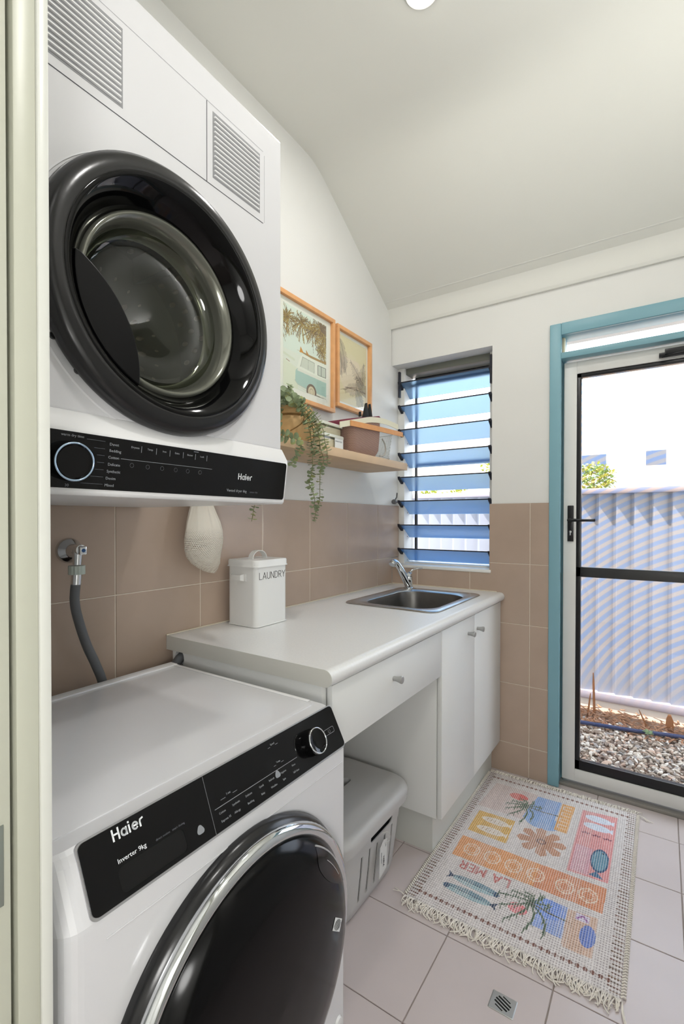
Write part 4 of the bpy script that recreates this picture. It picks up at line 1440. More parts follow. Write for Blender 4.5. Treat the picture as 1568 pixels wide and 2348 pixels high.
dn.build('drain_slots', mat('drain_black', (10, 10, 10), 0.9), pl_, smooth=0)

# ------------------------------------------------------------------ wall shelf
shf = MB().box(0.0005, 0.238, -1.42, -0.286, 1.515, 1.549)
tag(shf.build('wall_shelf', OAK, None, bevel=0.0008), 'pale oak floating shelf on the left wall', 'shelf')
SZ = 1.5495

# framed prints ------------------------------------------------------
PRINTM = print_mat('matt_photo_print', 0.6)


def frame(name, label, y0, y1, z0, z1, x0, dep, wdt, matw, canvas):
    t = thing(name, (x0, (y0 + y1) / 2, z0), label, 'picture', 'framed palm prints above the shelf')
    for (a0, a1, b0_, b1_) in ((y0, y1, z1 - wdt, z1), (y0, y1, z0, z0 + wdt), (y0, y0 + wdt, z0 + wdt, z1 - wdt), (y1 - wdt, y1, z0 + wdt, z1 - wdt)):
        MB().box(x0, x0 + dep, a0, a1, b0_, b1_).build('frame_rail', FRAMEW, t, bevel=0.0008)
    MB().box(x0, x0 + 0.006, y0 + wdt, y1 - wdt, z0 + wdt, z1 - wdt).build('mount_board', mat('cream_mount', (232, 236, 224), 0.8), t, smooth=0)
    canvas.sheet('print', (x0 + 0.0066, y0 + wdt + matw, z0 + wdt + matw), (0, 1, 0), (0, 0, 1), PRINTM, t)
    MB().box(x0 + 0.0080, x0 + 0.0095, y0 + wdt, y1 - wdt, z0 + wdt, z1 - wdt).build('picture_glass', GLASS, t, smooth=0)
    return t


def palm_head(cv, cx, cy, r, cols, n=26, seed=0, droop=0.5, wd=0.004):
    rs = random.Random(seed)
    for k in range(n):
        a = 2 * math.pi * k / n + rs.uniform(-.2, .2)
        L = r * rs.uniform(0.65, 1.0)
        pts = []
        for i in range(7):
            t = i / 6
            pts.append((cx + L * t * math.cos(a), cy + L * t * math.sin(a) * 0.9 - droop * L * t * t))
        cv.line(pts, wd, rs.choice(cols))
        for i in range(1, 7):
            px, py = pts[i]
            cv.line([(px, py), (px + rs.uniform(-.25, .25) * r * 0.6, py + rs.uniform(-0.34, 0.22) * r)], wd * 0.6, rs.choice(cols))


# big print: camper van with a surfboard under palms
y0, y1, z0, z1 = -1.006, -0.604, 1.768, 2.200
W_, H_ = (y1 - y0) - 2 * 0.052, (z1 - z0) - 2 * 0.047
C1 = Canvas(W_, H_, 0.0012, (222, 230, 214))
oy, oz = y0 + 0.052, z0 + 0.047
P_ = lambda y, z: (y - oy, z - oz)
C1.put(C1.V > H_ * 0.45, (214, 232, 218), 0.6)
C1.poly([P_(-1.0, 1.93), P_(-0.86, 1.905), P_(-0.86, 1.80), P_(-1.0, 1.80)], (218, 226, 196), 0.6)
cols1 = [(126, 100, 62), (160, 134, 72), (104, 84, 60), (176, 156, 92), (134, 120, 66)]
for i, (yy, zz, rr) in enumerate(((-0.93, 2.10, .055), (-0.835, 2.105, .055), (-0.76, 2.095, .05), (-0.70, 2.125, .06), (-0.675, 2.09, .05), (-0.69, 2.03, .035), (-0.985, 2.08, .05))):
    palm_head(C1, *P_(yy, zz), rr * 1.35, cols1, 34, i, 0.28, 0.0034)
C1.poly([P_(-0.71, 2.15), P_(-0.655, 2.15), P_(-0.655, 2.105), P_(-0.70, 2.115)], (118, 100, 80), 0.8)
C1.line([P_(-0.668, 2.10), P_(-0.668, 1.97)], 0.006, (170, 152, 92))
C1.line([P_(-0.758, 2.07), P_(-0.752, 2.0)], 0.002, (120, 104, 70))
C1.poly([P_(-0.872, 1.983), P_(-0.76, 1.972), P_(-0.656, 1.975), P_(-0.656, 1.985), P_(-0.76, 1.984)], (168, 138, 84))
C1.poly([P_(-0.848, 1.978), P_(-0.842, 2.004), P_(-0.820, 1.980)], (206, 146, 54))
C1.poly([P_(-0.802, 1.982), P_(-0.806, 2.0), P_(-0.784, 1.982)], (190, 134, 56))
roof = [P_(-0.868, 1.905), P_(-0.846, 1.955), P_(-0.83, 1.972), P_(-0.79, 1.974), P_(-0.656, 1.972), P_(-0.656, 1.905)]
C1.poly(roof, (230, 236, 220))
C1.poly([P_(-0.843, 1.918), P_(-0.828, 1.962), P_(-0.745, 1.958), P_(-0.747, 1.912)], (206, 214, 196))
C1.line([P_(-0.843, 1.918), P_(-0.828, 1.962), P_(-0.745, 1.958), P_(-0.747, 1.912)], 0.0025, (150, 156, 138))
C1.line([P_(-0.790, 1.915), P_(-0.788, 1.960)], 0.002, (160, 166, 148))
C1.poly([P_(-0.72, 1.912), P_(-0.72, 1.955), P_(-0.66, 1.955), P_(-0.66, 1.912)], (198, 208, 192))
C1.line([P_(-0.72, 1.912), P_(-0.72, 1.955), P_(-0.66, 1.955), P_(-0.66, 1.912), P_(-0.72, 1.912)], 0.003, (92, 98, 88))
C1.line([P_(-0.694, 1.912), P_(-0.694, 1.955)], 0.003, (92, 98, 88))
C1.poly([P_(-0.875, 1.895), P_(-0.86, 1.908), P_(-0.656, 1.900), P_(-0.656, 1.826), P_(-0.80, 1.830), P_(-0.862, 1.838), P_(-0.878, 1.850)], (172, 203, 190))
C1.poly([P_(-0.86, 1.908), P_(-0.656, 1.900), P_(-0.656, 1.890), P_(-0.865, 1.896)], (224, 228, 212))
C1.line([P_(-0.880, 1.852), P_(-0.862, 1.838), P_(-0.81, 1.832)], 0.004, (190, 200, 184))
C1.poly([P_(-0.87, 1.832), P_(-0.80, 1.822), P_(-0.656, 1.816), P_(-0.656, 1.80), P_(-0.74, 1.812)], (122, 104, 86))
wc = P_(-0.766, 1.826)
C1.ell(*wc, 0.036, 0.034, (120, 104, 86))
C1.ell(*wc, 0.024, 0.024, (214, 204, 172))
C1.ell(*wc, 0.015, 0.015, (180, 170, 140), ring=0.25)
C1.put(C1.V < P_(0, 1.8155)[1], (226, 232, 214))
C1.line([P_(-0.935, 1.925), P_(-0.915, 1.920)], 0.0035, (160, 132, 104))
C1.line([P_(-1.0, 1.955), P_(-0.885, 1.935)], 0.010, (206, 216, 186), 0.6)
frame('picture_frame', 'larger framed print of a pale blue camper van beneath palms', y0, y1, z0, z1, 0.0005, 0.022, 0.018, 0.034, C1)
# small print: palm fronds against a hazy sky
y0, y1, z0, z1 = -0.588, -0.270, 1.805, 2.192
W_, H_ = (y1 - y0) - 2 * 0.033, (z1 - z0) - 2 * 0.033
C2 = Canvas(W_, H_, 0.0012, (226, 216, 178))
oy, oz = y0 + 0.033, z0 + 0.033
C2.ell(*P_(-0.45, 1.99), 0.10, 0.10, (232, 218, 196), 0.6)
C2.put(C2.V > H_ * 0.7, (222, 218, 170), 0.5)
cols2 = [(92, 84, 76), (118, 104, 92), (138, 122, 108), (160, 140, 120)]
rs = random.Random(5)


def frond(cv, a, b, bend, n, ll, cols, seed):
    rs = random.Random(seed)
    ax, ay = a
    bx, by = b
    mx, my = (ax + bx) / 2 + bend[0], (ay + by) / 2 + bend[1]
    prev = None
    for i in range(n + 1):
        t = i / n
        x = (1 - t) ** 2 * ax + 2 * t * (1 - t) * mx + t * t * bx
        y = (1 - t) ** 2 * ay + 2 * t * (1 - t) * my + t * t * by
        dx, dy = 2 * (1 - t) * (mx - ax) + 2 * t * (bx - mx), 2 * (1 - t) * (my - ay) + 2 * t * (by - my)
        L = math.hypot(dx, dy) + 1e-9
        dx, dy = dx / L, dy / L
        for s in (-1, 1):
            l = ll * (0.5 + math.sin(math.pi * min(1, t + 0.15))) * rs.uniform(.7, 1.1)
            cv.line([(x, y), (x + (dx * 0.6 - dy * s * 0.8) * l, y + (dy * 0.6 + dx * s * 0.8) * l - 0.3 * l)], 0.0018, rs.choice(cols))
        if prev:
            cv.line([prev, (x, y)], 0.0028, cols[0])
        prev = (x, y)


frond(C2, P_(-0.548, 2.14), P_(-0.500, 1.99), (0.02, 0), 26, 0.030, cols2, 1)
frond(C2, P_(-0.552, 2.08), P_(-0.535, 1.97), (0.02, 0), 18, 0.026, cols2, 2)
frond(C2, P_(-0.335, 1.97), P_(-0.45, 2.05), (0.0, 0.0), 20, 0.028, cols2[1:], 3)
frond(C2, P_(-0.330, 1.96), P_(-0.325, 2.07), (-0.02, 0), 20, 0.026, cols2, 4)
frond(C2, P_(-0.335, 1.95), P_(-0.40, 1.99), (0, 0.0), 16, 0.03, cols2, 6)
frond(C2, P_(-0.330, 1.93), P_(-0.50, 1.90), (-0.02, 0.03), 24, 0.030, [(150, 132, 112), (168, 152, 128), (132, 122, 104)], 7)
frond(C2, P_(-0.40, 1.93), P_(-0.34, 1.85), (0, 0), 20, 0.034, [(150, 146, 130), (138, 136, 124)], 8)
C2.poly([P_(-0.40, 1.965), P_(-0.30, 1.965), P_(-0.30, 1.90), P_(-0.36, 1.915)], (146, 140, 124), 0.6)
C2.line([P_(-0.50, 1.915), P_(-0.42, 1.925), P_(-0.31, 1.925)], 0.0022, (90, 66, 60))
C2.line([P_(-0.54, 1.895), P_(-0.47, 1.918), P_(-0.31, 1.922)], 0.0016, (110, 86, 70))
frame('picture_frame', 'smaller framed print of dark palm fronds, nearest the window', y0, y1, z0, z1, 0.0005, 0.024, 0.018, 0.015, C2)

# potted trailing eucalyptus ----------------------------------------
pt = thing('potted_plant', (0.14, -1.03, SZ), 'trailing round-leaved plant in a kraft paper pot tied with twine', 'plant')
PCX, PCY_ = 0.135, -1.045
rr_ = []
for z, r in ((0.0, .062), (0.01, .070), (0.03, .078), (0.055, .082), (0.08, .080), (0.096, .070), (0.102, .066), (0.110, .069), (0.130, .075), (0.134, .074)):
    rr_.append([(PCX + r * math.cos(t) * (1 + 0.02 * math.sin(7 * t + z * 40)), PCY_ + r * math.sin(t) * (1 + 0.02 * math.cos(5 * t + z * 60)), SZ + z) for t in [2 * math.pi * i / 40 for i in range(40)]])
rr_.append([(PCX + 0.066 * math.cos(t), PCY_ + 0.066 * math.sin(t), SZ + 0.125) for t in [2 * math.pi * i / 40 for i in range(40)]])
pot = MB().loft(rr_).build('pot', KRAFT, pt, smooth=60)
tw = MB()
for dz in (0.0, 0.003):
    tw.tube([(PCX + 0.0690 * math.cos(t), PCY_ + 0.0690 * math.sin(t), SZ + 0.101 + dz) for t in [2 * math.pi * i / 32 for i in range(33)]], 0.0022, 6, cap=False)
tw.tube(smooth_path([(PCX + .068, PCY_ - .02, SZ + .102), (PCX + .084, PCY_ - .035, SZ + .09), (PCX + .088, PCY_ - .060, SZ + .06), (PCX + .06, PCY_ - .085, SZ + .035)], 6), 0.0018, 6)
tw.tube(smooth_path([(PCX + .068, PCY_ - .02, SZ + .102), (PCX + .084, PCY_ - .005, SZ + .085), (PCX + .089, PCY_ + .010, SZ + .05), (PCX + .087, PCY_ + .015, SZ + .02)], 6), 0.0018, 6)
tw.build('twine', TWINE, pot)
ST = dict(
    A=[(.15, -1.09, 1.675), (.20, -1.14, 1.70), (.255, -1.136, 1.64), (.262, -1.117, 1.606), (.262, -1.1, 1.563), (.262, -1.089, 1.503), (.262, -1.089, 1.448), (.262, -1.099, 1.421), (.262, -1.109, 1.396), (.262, -1.089, 1.371), (.262, -1.074, 1.333), (.262, -1.089, 1.309)],
    B=[(.15, -1.08, 1.675), (.21, -1.12, 1.695), (.25, -1.1, 1.632), (.268, -1.074, 1.59), (.268, -1.059, 1.569), (.262, -1.04, 1.524), (.262, -1.022, 1.487), (.262, -1.04, 1.453), (.262, -1.045, 1.397), (.262, -1.045, 1.35), (.262, -1.053, 1.326), (.262, -1.069, 1.294), (.262, -1.079, 1.262)],
    C=[(.14, -1.10, 1.675), (.20, -1.20, 1.62), (.25, -1.265, 1.550), (.262, -1.232, 1.543), (.262, -1.188, 1.542), (.262, -1.153, 1.533), (.262, -1.158, 1.509), (.262, -1.176, 1.485), (.262, -1.195, 1.464), (.262, -1.204, 1.448)],
    D=[(.15, -1.05, 1.675), (.21, -1.092, 1.690), (.25, -1.059, 1.645), (.266, -1.032, 1.597), (.266, -1.022, 1.558), (.264, -1.005, 1.529), (.262, -1.0, 1.497), (.262, -1.0, 1.465)],
    E=[(.16, -1.07, 1.675), (.22, -1.15, 1.685), (.255, -1.129, 1.634), (.272, -1.114, 1.599), (.270, -1.109, 1.561), (.268, -1.099, 1.532), (.266, -1.079, 1.504)],
    G=[(.15, -1.06, 1.675), (.22, -1.13, 1.692), (.25, -1.1, 1.650), (.276, -1.092, 1.618), (.276, -1.074, 1.582), (.272, -1.059, 1.538), (.268, -1.064, 1.506)],
    F=[(.14, -1.11, 1.67), (.20, -1.22, 1.62), (.25, -1.306, 1.532), (.262, -1.345, 1.446), (.262, -1.364, 1.363), (.262, -1.374, 1.316), (.262, -1.381, 1.296), (.262, -1.385, 1.276), (.262, -1.389, 1.262)],
    H=[(.13, -1.06, 1.67), (.16, -1.12, 1.71), (.20, -1.15, 1.725), (.21, -1.155, 1.735)],
    I=[(.12, -1.08, 1.67), (.14, -1.16, 1.70), (.17, -1.21, 1.70), (.19, -1.25, 1.68)],
    J=[(.13, -1.05, 1.67), (.19, -1.11, 1.70), (.22, -1.12, 1.68), (.235, -1.10, 1.655)])
stems, leaves, leaves2 = MB(), MB(), MB()
rl = random.Random(11)


def leaf(mb, c, d, up, L, W):
    d = d.normalized()
    s = d.cross(up)
    s = s.normalized() if s.length > 1e-5 else d.orthogonal().normalized()
    u = s.cross(d)
    pts = [c]
    for t, w in ((0.18, 0.55), (0.5, 1.0), (0.82, 0.72), (1.0, 0.0), ):
        pts.append((t, w))
    outl = [(0.0, 0.0), (0.15, 0.55), (0.42, 0.98), (0.72, 0.9), (0.93, 0.45), (1.0, 0.0), (0.93, -0.45), (0.72, -0.9), (0.42, -0.98), (0.15, -0.55)]
    vs = [c + d * (a * L) + s * (b * W) + u * (0.10 * L * abs(b) - 0.12 * L * a * a) for a, b in outl]
    vs.append(c + d * (0.5 * L) - u * 0.02 * L)
    mb.add(vs, [(i, (i + 1) % 10, 10) for i in range(10)])


for key, pts in ST.items():
    P = smooth_path(pts, 6)
    stems.tube(P, [0.0013] * (len(P) - 4) + [0.0009] * 4, 5)
    acc = 0
    for i in range(1, len(P)):
        seg = P[i] - P[i - 1]
        acc += seg.length
        step = 0.0088 if key in 'ABDEG' else (0.0095 if key not in 'F' else 0.012)
        if i < 5 and key not in 'HIJ':
            continue
        if acc > step:
            acc = 0
            fr_ = i / len(P)
            size = (0.0190 if fr_ < 0.6 else 0.0150) * rl.uniform(0.8, 1.15)
            if key in 'HI':
                size *= 1.5
            a = rl.uniform(0, math.pi)
            tdir = seg.normalized()
            o1_ = tdir.orthogonal().normalized()
            o2_ = tdir.cross(o1_)
            base_d = o1_ * math.cos(a) + o2_ * math.sin(a)
            for s in (1, -1):
                dirv = base_d * s + tdir * rl.uniform(-0.1, 0.35)
                tgt = leaves2 if rl.random() < 0.12 else leaves
                leaf(tgt, P[i], dirv, tdir + Vector((rl.uniform(-.3, .3), rl.uniform(-.3, .3), rl.uniform(-.3, .3))), size * 1.15, size * 0.52)
stems.build('stems', STEM, pt)
tag(leaves.build('leaves', LEAF, pt, smooth=60), kind='stuff')
tag(leaves2.build('leaves', LEAFP, pt, smooth=60), 'paler leaves', kind='stuff')

# two clear boxes behind the basket ----------------------------------
PALE = mat('pale_paper_refill', (226, 214, 188), 0.8)
CLEARP = clear_glass('clear_plastic', (244, 246, 242), 0.15)


def clear_box(label, x0, x1, y0, y1, z0, z1, fill_h):
    t = thing('storage_box', ((x0 + x1) / 2, (y0 + y1) / 2, z0), label, 'box', 'clear plastic boxes on the shelf')
    cx, cy, w, h = (x0 + x1) / 2, (y0 + y1) / 2, x1 - x0, y1 - y0
    MB().loft([[(cx + a, cy + b, z) for a, b in rrect(w - i * 2, h - i * 2, 0.012, 4)] for z, i in ((z0, .004), (z0 + .004, .0), (z1 - .012, 0.0))], True, False).build('box_body', CLEARP, t, smooth=50)
    MB().box(x0 + .006, x1 - .006, y0 + .006, y1 - .006, z0 + .003, z0 + fill_h).build('contents', PALE, t, bevel=0.004)
    MB().loft([[(cx + a, cy + b, z) for a, b in rrect(w + i * 2, h + i * 2, 0.014, 4)] for z, i in ((z1 - .012, .003), (z1 - .003, .003), (z1, 0.0))]).build('box_lid', mat('pale_green_lid', (218, 222, 210), 0.35), t, smooth=40)
    return t


cbx = clear_box('clear lidded box with a white label, lower of the two', 0.065, 0.195, -0.945, -0.789, SZ, SZ + 0.062, 0.045)
lab = MB().box(0.1955, 0.1962, -0.856, -0.796, SZ + 0.006, SZ + 0.050).build('box_label', mat('white_label', (226, 230, 228), 0.6), cbx, smooth=0)
font_text('label_print', 'WASH PODS', (0.1963, -0.853, SZ + 0.034), YD, (0, 0, 1), 0.0085, PRINTD, lab)
clear_box('clear lidded box stacked on the labelled box', 0.070, 0.190, -0.940, -0.790, SZ + 0.0625, SZ + 0.108, 0.030)

# wire basket with timber band ---------------------------------------
bk = thing('wire_basket', (0.14, -0.50, SZ), 'pale wire basket with a timber band handle, full of maroon mesh', 'basket')
wirem = bpy.data.materials.new('fine_wire_mesh')
wirem.use_nodes = True
nt = wirem.node_tree
nt.nodes.clear()
o_ = nt.nodes.new('ShaderNodeOutputMaterial')
d_ = nt.nodes.new('ShaderNodeBsdfDiffuse')
d_.inputs['Color'].default_value = (*lin((206, 210, 206)), 1)
t_ = nt.nodes.new('ShaderNodeBsdfTransparent')
mx_ = nt.nodes.new('ShaderNodeMixShader')
tc_ = nt.nodes.new('ShaderNodeTexCoord')
sx_ = nt.nodes.new('ShaderNodeSeparateXYZ')
nt.links.new(tc_.outputs['Object'], sx_.inputs[0])
al = nmath(nt, 'ADD', sx_.outputs[0], sx_.outputs[1])
u_ = nmath(nt, 'MULTIPLY', al, 230.0)
v2_ = nmath(nt, 'MULTIPLY', sx_.outputs[2], 230.0)
nt.links.new(hole_mask(nt, u_, v2_, 1.0, 0.42), mx_.inputs[0])
nt.links.new(d_.outputs[0], mx_.inputs[1])
nt.links.new(t_.outputs[0], mx_.inputs[2])
nt.links.new(mx_.outputs[0], o_.inputs[0])
BX, BY = 0.145, -0.590


def bring(z, w, h, r):
    return [(BX + a, BY + b, z) for a, b in rrect(w, h, r, 6)]


MB().loft([bring(SZ, .130, .33, .035), bring(SZ + .008, .150, .350, .04), bring(SZ + .125, .175, .385, .05)], True, False).build('wire_body', wirem, bk, smooth=60)
wr_ = MB()
for z, w, h, r in ((SZ + .010, .152, .358, .04), (SZ + .125, .177, .387, .05)):
    q = bring(z, w, h, r)
    wr_.tube(q + [q[0]], 0.0022, 6, cap=False)
wr_.build('wire_rims', mat('pale_wire', (196, 200, 196), 0.4, metal=0.3), bk)
# cream bentwood handle and honey band across the front


def strap(name, pts, hgt, x_in, x_out, m_):
    mb_ = MB()
    P = smooth_path([(0, a, b) for a, b in pts], 5)
    mb_.loft([[(x_in, q.y, q.z - hgt / 2), (x_out, q.y, q.z - hgt / 2), (x_out, q.y, q.z + hgt / 2), (x_in, q.y, q.z + hgt / 2)] for q in P])
    mb_.build(name, m_, bk, smooth=30)


strap('bentwood_handle', [(-.885, 1.642), (-.812, 1.661), (-.728, 1.683), (-.642, 1.704), (-.530, 1.716), (-.42, 1.714), (-.392, 1.712)], .024, .2385, .2415, mat('pale_timber_band', (222, 218, 192), 0.5))
strap('timber_band', [(-.814, 1.660), (-.70, 1.666), (-.59, 1.672), (-.45, 1.678), (-.352, 1.682)], .022, .2425, .2465, mat('amber_timber', (214, 150, 86), 0.45, noise=0.06, nscale=30))
ms = bpy.data.materials.new('maroon_mesh_fabric')
ms.use_nodes = True
nt = ms.node_tree
b_ = nt.nodes['Principled BSDF']
b_.inputs['Roughness'].default_value = 0.9
tc_ = nt.nodes.new('ShaderNodeTexCoord')
sx_ = nt.nodes.new('ShaderNodeSeparateXYZ')
nt.links.new(tc_.outputs['Object'], sx_.inputs[0])
al = nmath(nt, 'ADD', sx_.outputs[0], sx_.outputs[1])
hm_ = hole_mask(nt, nmath(nt, 'MULTIPLY', al, 190.0), nmath(nt, 'MULTIPLY', sx_.outputs[2], 230.0), 1.0, 0.32)
mxc = nt.nodes.new('ShaderNodeMix')
mxc.data_type = 'RGBA'
mxc.inputs['A'].default_value = (*lin((124, 88, 84)), 1)
mxc.inputs['B'].default_value = (*lin((196, 172, 150)), 1)
nt.links.new(hm_, mxc.inputs['Factor'])
nt.links.new(mxc.outputs['Result'], b_.inputs['Base Color'])
mg = thing('mesh_laundry_bag', (0.14, -0.67, SZ), 'maroon mesh laundry bag stuffed into the wire basket', 'bag')


def mring(z, x0, x1, y0, y1, r):
    return [((x0 + x1) / 2 + a, (y0 + y1) / 2 + b, z) for a, b in rrect(x1 - x0, y1 - y0, r, 5)]


MB().loft([mring(SZ + .004, .100, .222, -.765, -.555, .03), mring(SZ + .03, .098, .2325, -.772, -.545, .03), mring(SZ + .08, .098, .2345, -.780, -.540, .03), mring(SZ + .12, .096, .2370, -.785, -.540, .03), [(a, b, z + (b + .67) * 0.2) for a, b, z in mring(SZ + .145, .094, .2370, -.787, -.540, .03)]]).build('bag_mesh', ms, mg, smooth=60)
mt2 = MB()
hemr = []
for dz, e in ((.136, .002), (.152, .004), (.162, -.004)):
    hemr.append([(a, b, z + (b + .67) * 0.22) for a, b, z in mring(SZ + dz, .094 - e, .236 + e * .4, -.806 - e, -.536 + e, .03)])
mt2.loft(hemr)
mt2.build('bag_hem', mat('maroon_hem', (112, 44, 62), 0.75), mg, smooth=50)
MB().tube(smooth_path([(.240, -.545, SZ + .085), (.241, -.523, SZ + .065), (.241, -.515, SZ + .035), (.238, -.53, SZ + .012), (.236, -.56, SZ + .006)], 6), 0.0035, 8).build('bag_cord', mat('grey_cord', (168, 166, 158), 0.8), mg)
pg = MB()
for a, b, hh in ((-.640, -.590, .070), (-.592, -.560, .072), (-.668, -.660, .022)):
    pg.prism([(.19, a, SZ + .168), (.19, b, SZ + .172), (.19, b - .020 if hh > .05 else b, SZ + .17 + hh), (.19, b - .026 if hh > .05 else a + .002, SZ + .17 + hh * .96)], (0.010, 0, 0))
tag(pg.build('peg_tips', mat('matt_black', (26, 28, 26), 0.7), None, bevel=0.001), 'black pointed brush tips poking out of the maroon bag', 'brush')

# ------------------------------------------------------------------ woven rug
RW, RL = 0.632, 0.950
R = Canvas(RW, RL, 0.0019, (212, 206, 204))
RX, RY = 0.585, -1.000


def rpalm(cx, cy, tx, ty, seed):
    rs = random.Random(seed)
    for k in range(9):
        a = math.radians([170, 140, 200, 235, 275, 110, 75, 310, 40][k])
        L = rs.uniform(0.07, 0.10)
        pts = [(cx + L * t * math.cos(a) + 0.02 * math.sin(3 * t), cy + L * t * math.sin(a) - 0.035 * t * t) for t in [i / 7 for i in range(8)]]
        R.line(pts, 0.0065, (86, 104, 88))
        for i in range(2, 8):
            x, y = pts[i]
            R.line([(x, y), (x + rs.uniform(-.008, .008), y - 0.018)], 0.003, (96, 112, 94))
            R.line([(x, y), (x + rs.uniform(-.008, .008), y + 0.012)], 0.003, (110, 124, 108))
    R.line([(cx, cy), ((cx + tx) / 2, (cy + ty) / 2 - 0.006), (tx, ty)], 0.007, (104, 106, 100))


# tinted fields
R.poly([(.04, .64), (.23, .64), (.25, .86), (.06, .86)], (196, 168, 160), 0.5)
R.poly([(.226, .66), (.345, .66), (.348, .855), (.25, .85), (.235, .76)], (128, 164, 216), 0.9)
R.ell(.305, .665, .07, .05, (136, 170, 216), 0.9)
R.ell(.177, .80, .040, .026, (214, 112, 104))
rpalm(.213, .745, .372, .745, 1)
R.poly([(.353, .64), (.400, .64), (.402, .853), (.353, .851)], (220, 168, 110))
for k in range(4):
    yb = .665 + k * .048
    R.line([(.362, yb), (.392, yb)], .005, (222, 204, 190))
    R.line([(.362, yb), (.362, yb + .024), (.392, yb + .024)], .005, (222, 204, 190))
R.poly([(.060, .448), (.213, .448), (.208, .610), (.059, .603)], (216, 176, 104))
for yy in (.562, .492):
    R.ell(.140, yy, .056, .021, (226, 216, 204))
    R.poly([(.19, yy), (.205, yy + .016), (.205, yy - .016)], (226, 216, 204))
    for q in range(5):
        R.line([(.105 + q * .016, yy - .008), (.110 + q * .016, yy + .008)], .0025, (176, 150, 112))
for k in range(8):
    a = math.radians(k * 45 + 10)
    R.poly([(.325 + .012 * math.cos(a - 1.2), .535 + .012 * math.sin(a - 1.2)), (.325 + .080 * math.cos(a - .26), .535 + .078 * math.sin(a - .26)), (.325 + .092 * math.cos(a), .535 + .088 * math.sin(a)), (.325 + .080 * math.cos(a + .26), .535 + .078 * math.sin(a + .26)), (.325 + .012 * math.cos(a + 1.2), .535 + .012 * math.sin(a + 1.2))], (190, 146, 122))
R.ell(.325, .535, .042, .040, (186, 142, 118))
R.ell(.325, .535, .018, .018, (132, 100, 92), ring=.5)
R.poly([(.433, .428), (.563, .437), (.564, .872), (.433, .853)], (218, 152, 152))
R.poly([(.440, .44), (.500, .44), (.500, .60), (.440, .60)], (206, 178, 196), .5)
for yy in (.812, .752):
    R.ell(.497, yy, .050, .024, (212, 220, 234))
    R.poly([(.535, yy), (.555, yy + .018), (.555, yy - .018)], (212, 220, 234))
for xx in (.462, .500, .540):
    R.line([(xx - .014, .690), (xx + .014, .694)], .006, (134, 78, 96))
    R.line([(xx - .010, .684), (xx, .702), (xx + .010, .684)], .003, (134, 78, 96))
R.ell(.527, .545, .030, .070, (110, 150, 170))
R.ell(.527, .545, .030, .070, (64, 92, 124), ring=.16)
R.poly([(.522, .478), (.500, .448), (.548, .446)], (80, 116, 148))
R.ell(.533, .592, .004, .004, (40, 50, 60))
R.poly([(.060, .276), (.560, .284), (.562, .408), (.056, .402)], (222, 160, 112))
R.poly([(.35, .28), (.560, .284), (.562, .408), (.35, .405)], (206, 138, 116), .6)
for xx in (.115, .192, .268, .345, .440, .512):
    for rr_2 in (.030, .018):
        R.ell(xx, .341, rr_2, rr_2 * 1.15, (228, 206, 186), ring=.16)
    for k in range(8):
        a = math.radians(45 * k)
        R.line([(xx + .020 * math.cos(a), .341 + .022 * math.sin(a)), (xx + .034 * math.cos(a), .341 + .040 * math.sin(a))], .003, (228, 206, 186))


def rtext(s, x, y, h, wd, col):
    for ch in s:
        if ch == ' ':
            x -= h * .5
            continue
        w, lines = GR_[ch]
        for ln in lines:
            R.line([(x - a * h, y - b * h) for a, b in ln], wd, col)
        x -= (w + .28) * h


GR_ = {'L': GLY['L'], 'A': GLY['A'], 'M': (.8, [[(0, 0), (0, 1), (.4, .3), (.8, 1), (.8, 0)]]), 'E': (.5, [[(.5, 1), (0, 1), (0, 0), (.5, 0)], [(0, .5), (.45, .5)]]), 'R': GLY['R']}
rtext('LA MER', .278, .262, .036, .0075, (194, 120, 116))
for yy, x0_, x1_, dr_ in ((.172, .095, .275, 1), (.120, .080, .262, -1)):
    xc, hw_ = (x0_ + x1_) / 2, (x1_ - x0_) / 2
    R.ell(xc, yy, hw_ * .92, .020, (160, 186, 192))
    R.put((R.V > yy + .002) & (((R.U - xc) / (hw_ * .92)) ** 2 + ((R.V - yy) / .020) ** 2 < 1), (112, 140, 156), .8)
    R.line([(x0_ + .01, yy + .004), (x1_ - .01, yy - .002)], .003, (84, 102, 118))
    tx = x0_ if dr_ > 0 else x1_
    R.poly([(tx + dr_ * .015, yy), (tx - dr_ * .012, yy + .020), (tx - dr_ * .004, yy), (tx - dr_ * .012, yy - .018)], (70, 84, 108))
    R.ell((x1_ - .02) if dr_ > 0 else (x0_ + .02), yy, .010, .012, (74, 96, 120))
R.poly([(.377, .115), (.467, .112), (.464, .250), (.385, .250)], (142, 166, 220), .9)
R.ell(.415, .21, .048, .042, (128, 156, 222))
R.ell(.328, .155, .030, .024, (222, 134, 140))
rpalm(.355, .205, .485, .190, 2)
R.poly([(.470, .087), (.550, .089), (.550, .255), (.465, .245)], (206, 170, 146), .8)
R.ell(.531, .165, .022, .045, (118, 138, 200))
R.poly([(.49, .215), (.53, .215), (.53, .245), (.49, .245)], (214, 206, 222))
R.line([(.495, .222), (.51, .24), (.525, .222)], .006, (160, 112, 168))
# borders
for side, vv_ in ((0, .045), (1, .905)):
    n_ = 30
    for k in range(n_):
        x = .035 + k * (RW - .07) / (n_ - 1)
        R.ell(x, vv_, .0062, .0075, (128, 94, 86))
        R.line([(x - .009, vv_), (x + .009, vv_)], .0025, (142, 108, 98))
for xs in (.0, RW):
    for k in range(62):
        v = .015 + k * (RL - .03) / 61
        s = 1 if xs == 0 else -1
        R.line([(xs + s * .008, v), (xs + s * (.030 + .006 * (k % 2)), v)], .0052, ((122, 96, 78), (132, 102, 94), (112, 94, 82))[k % 3])
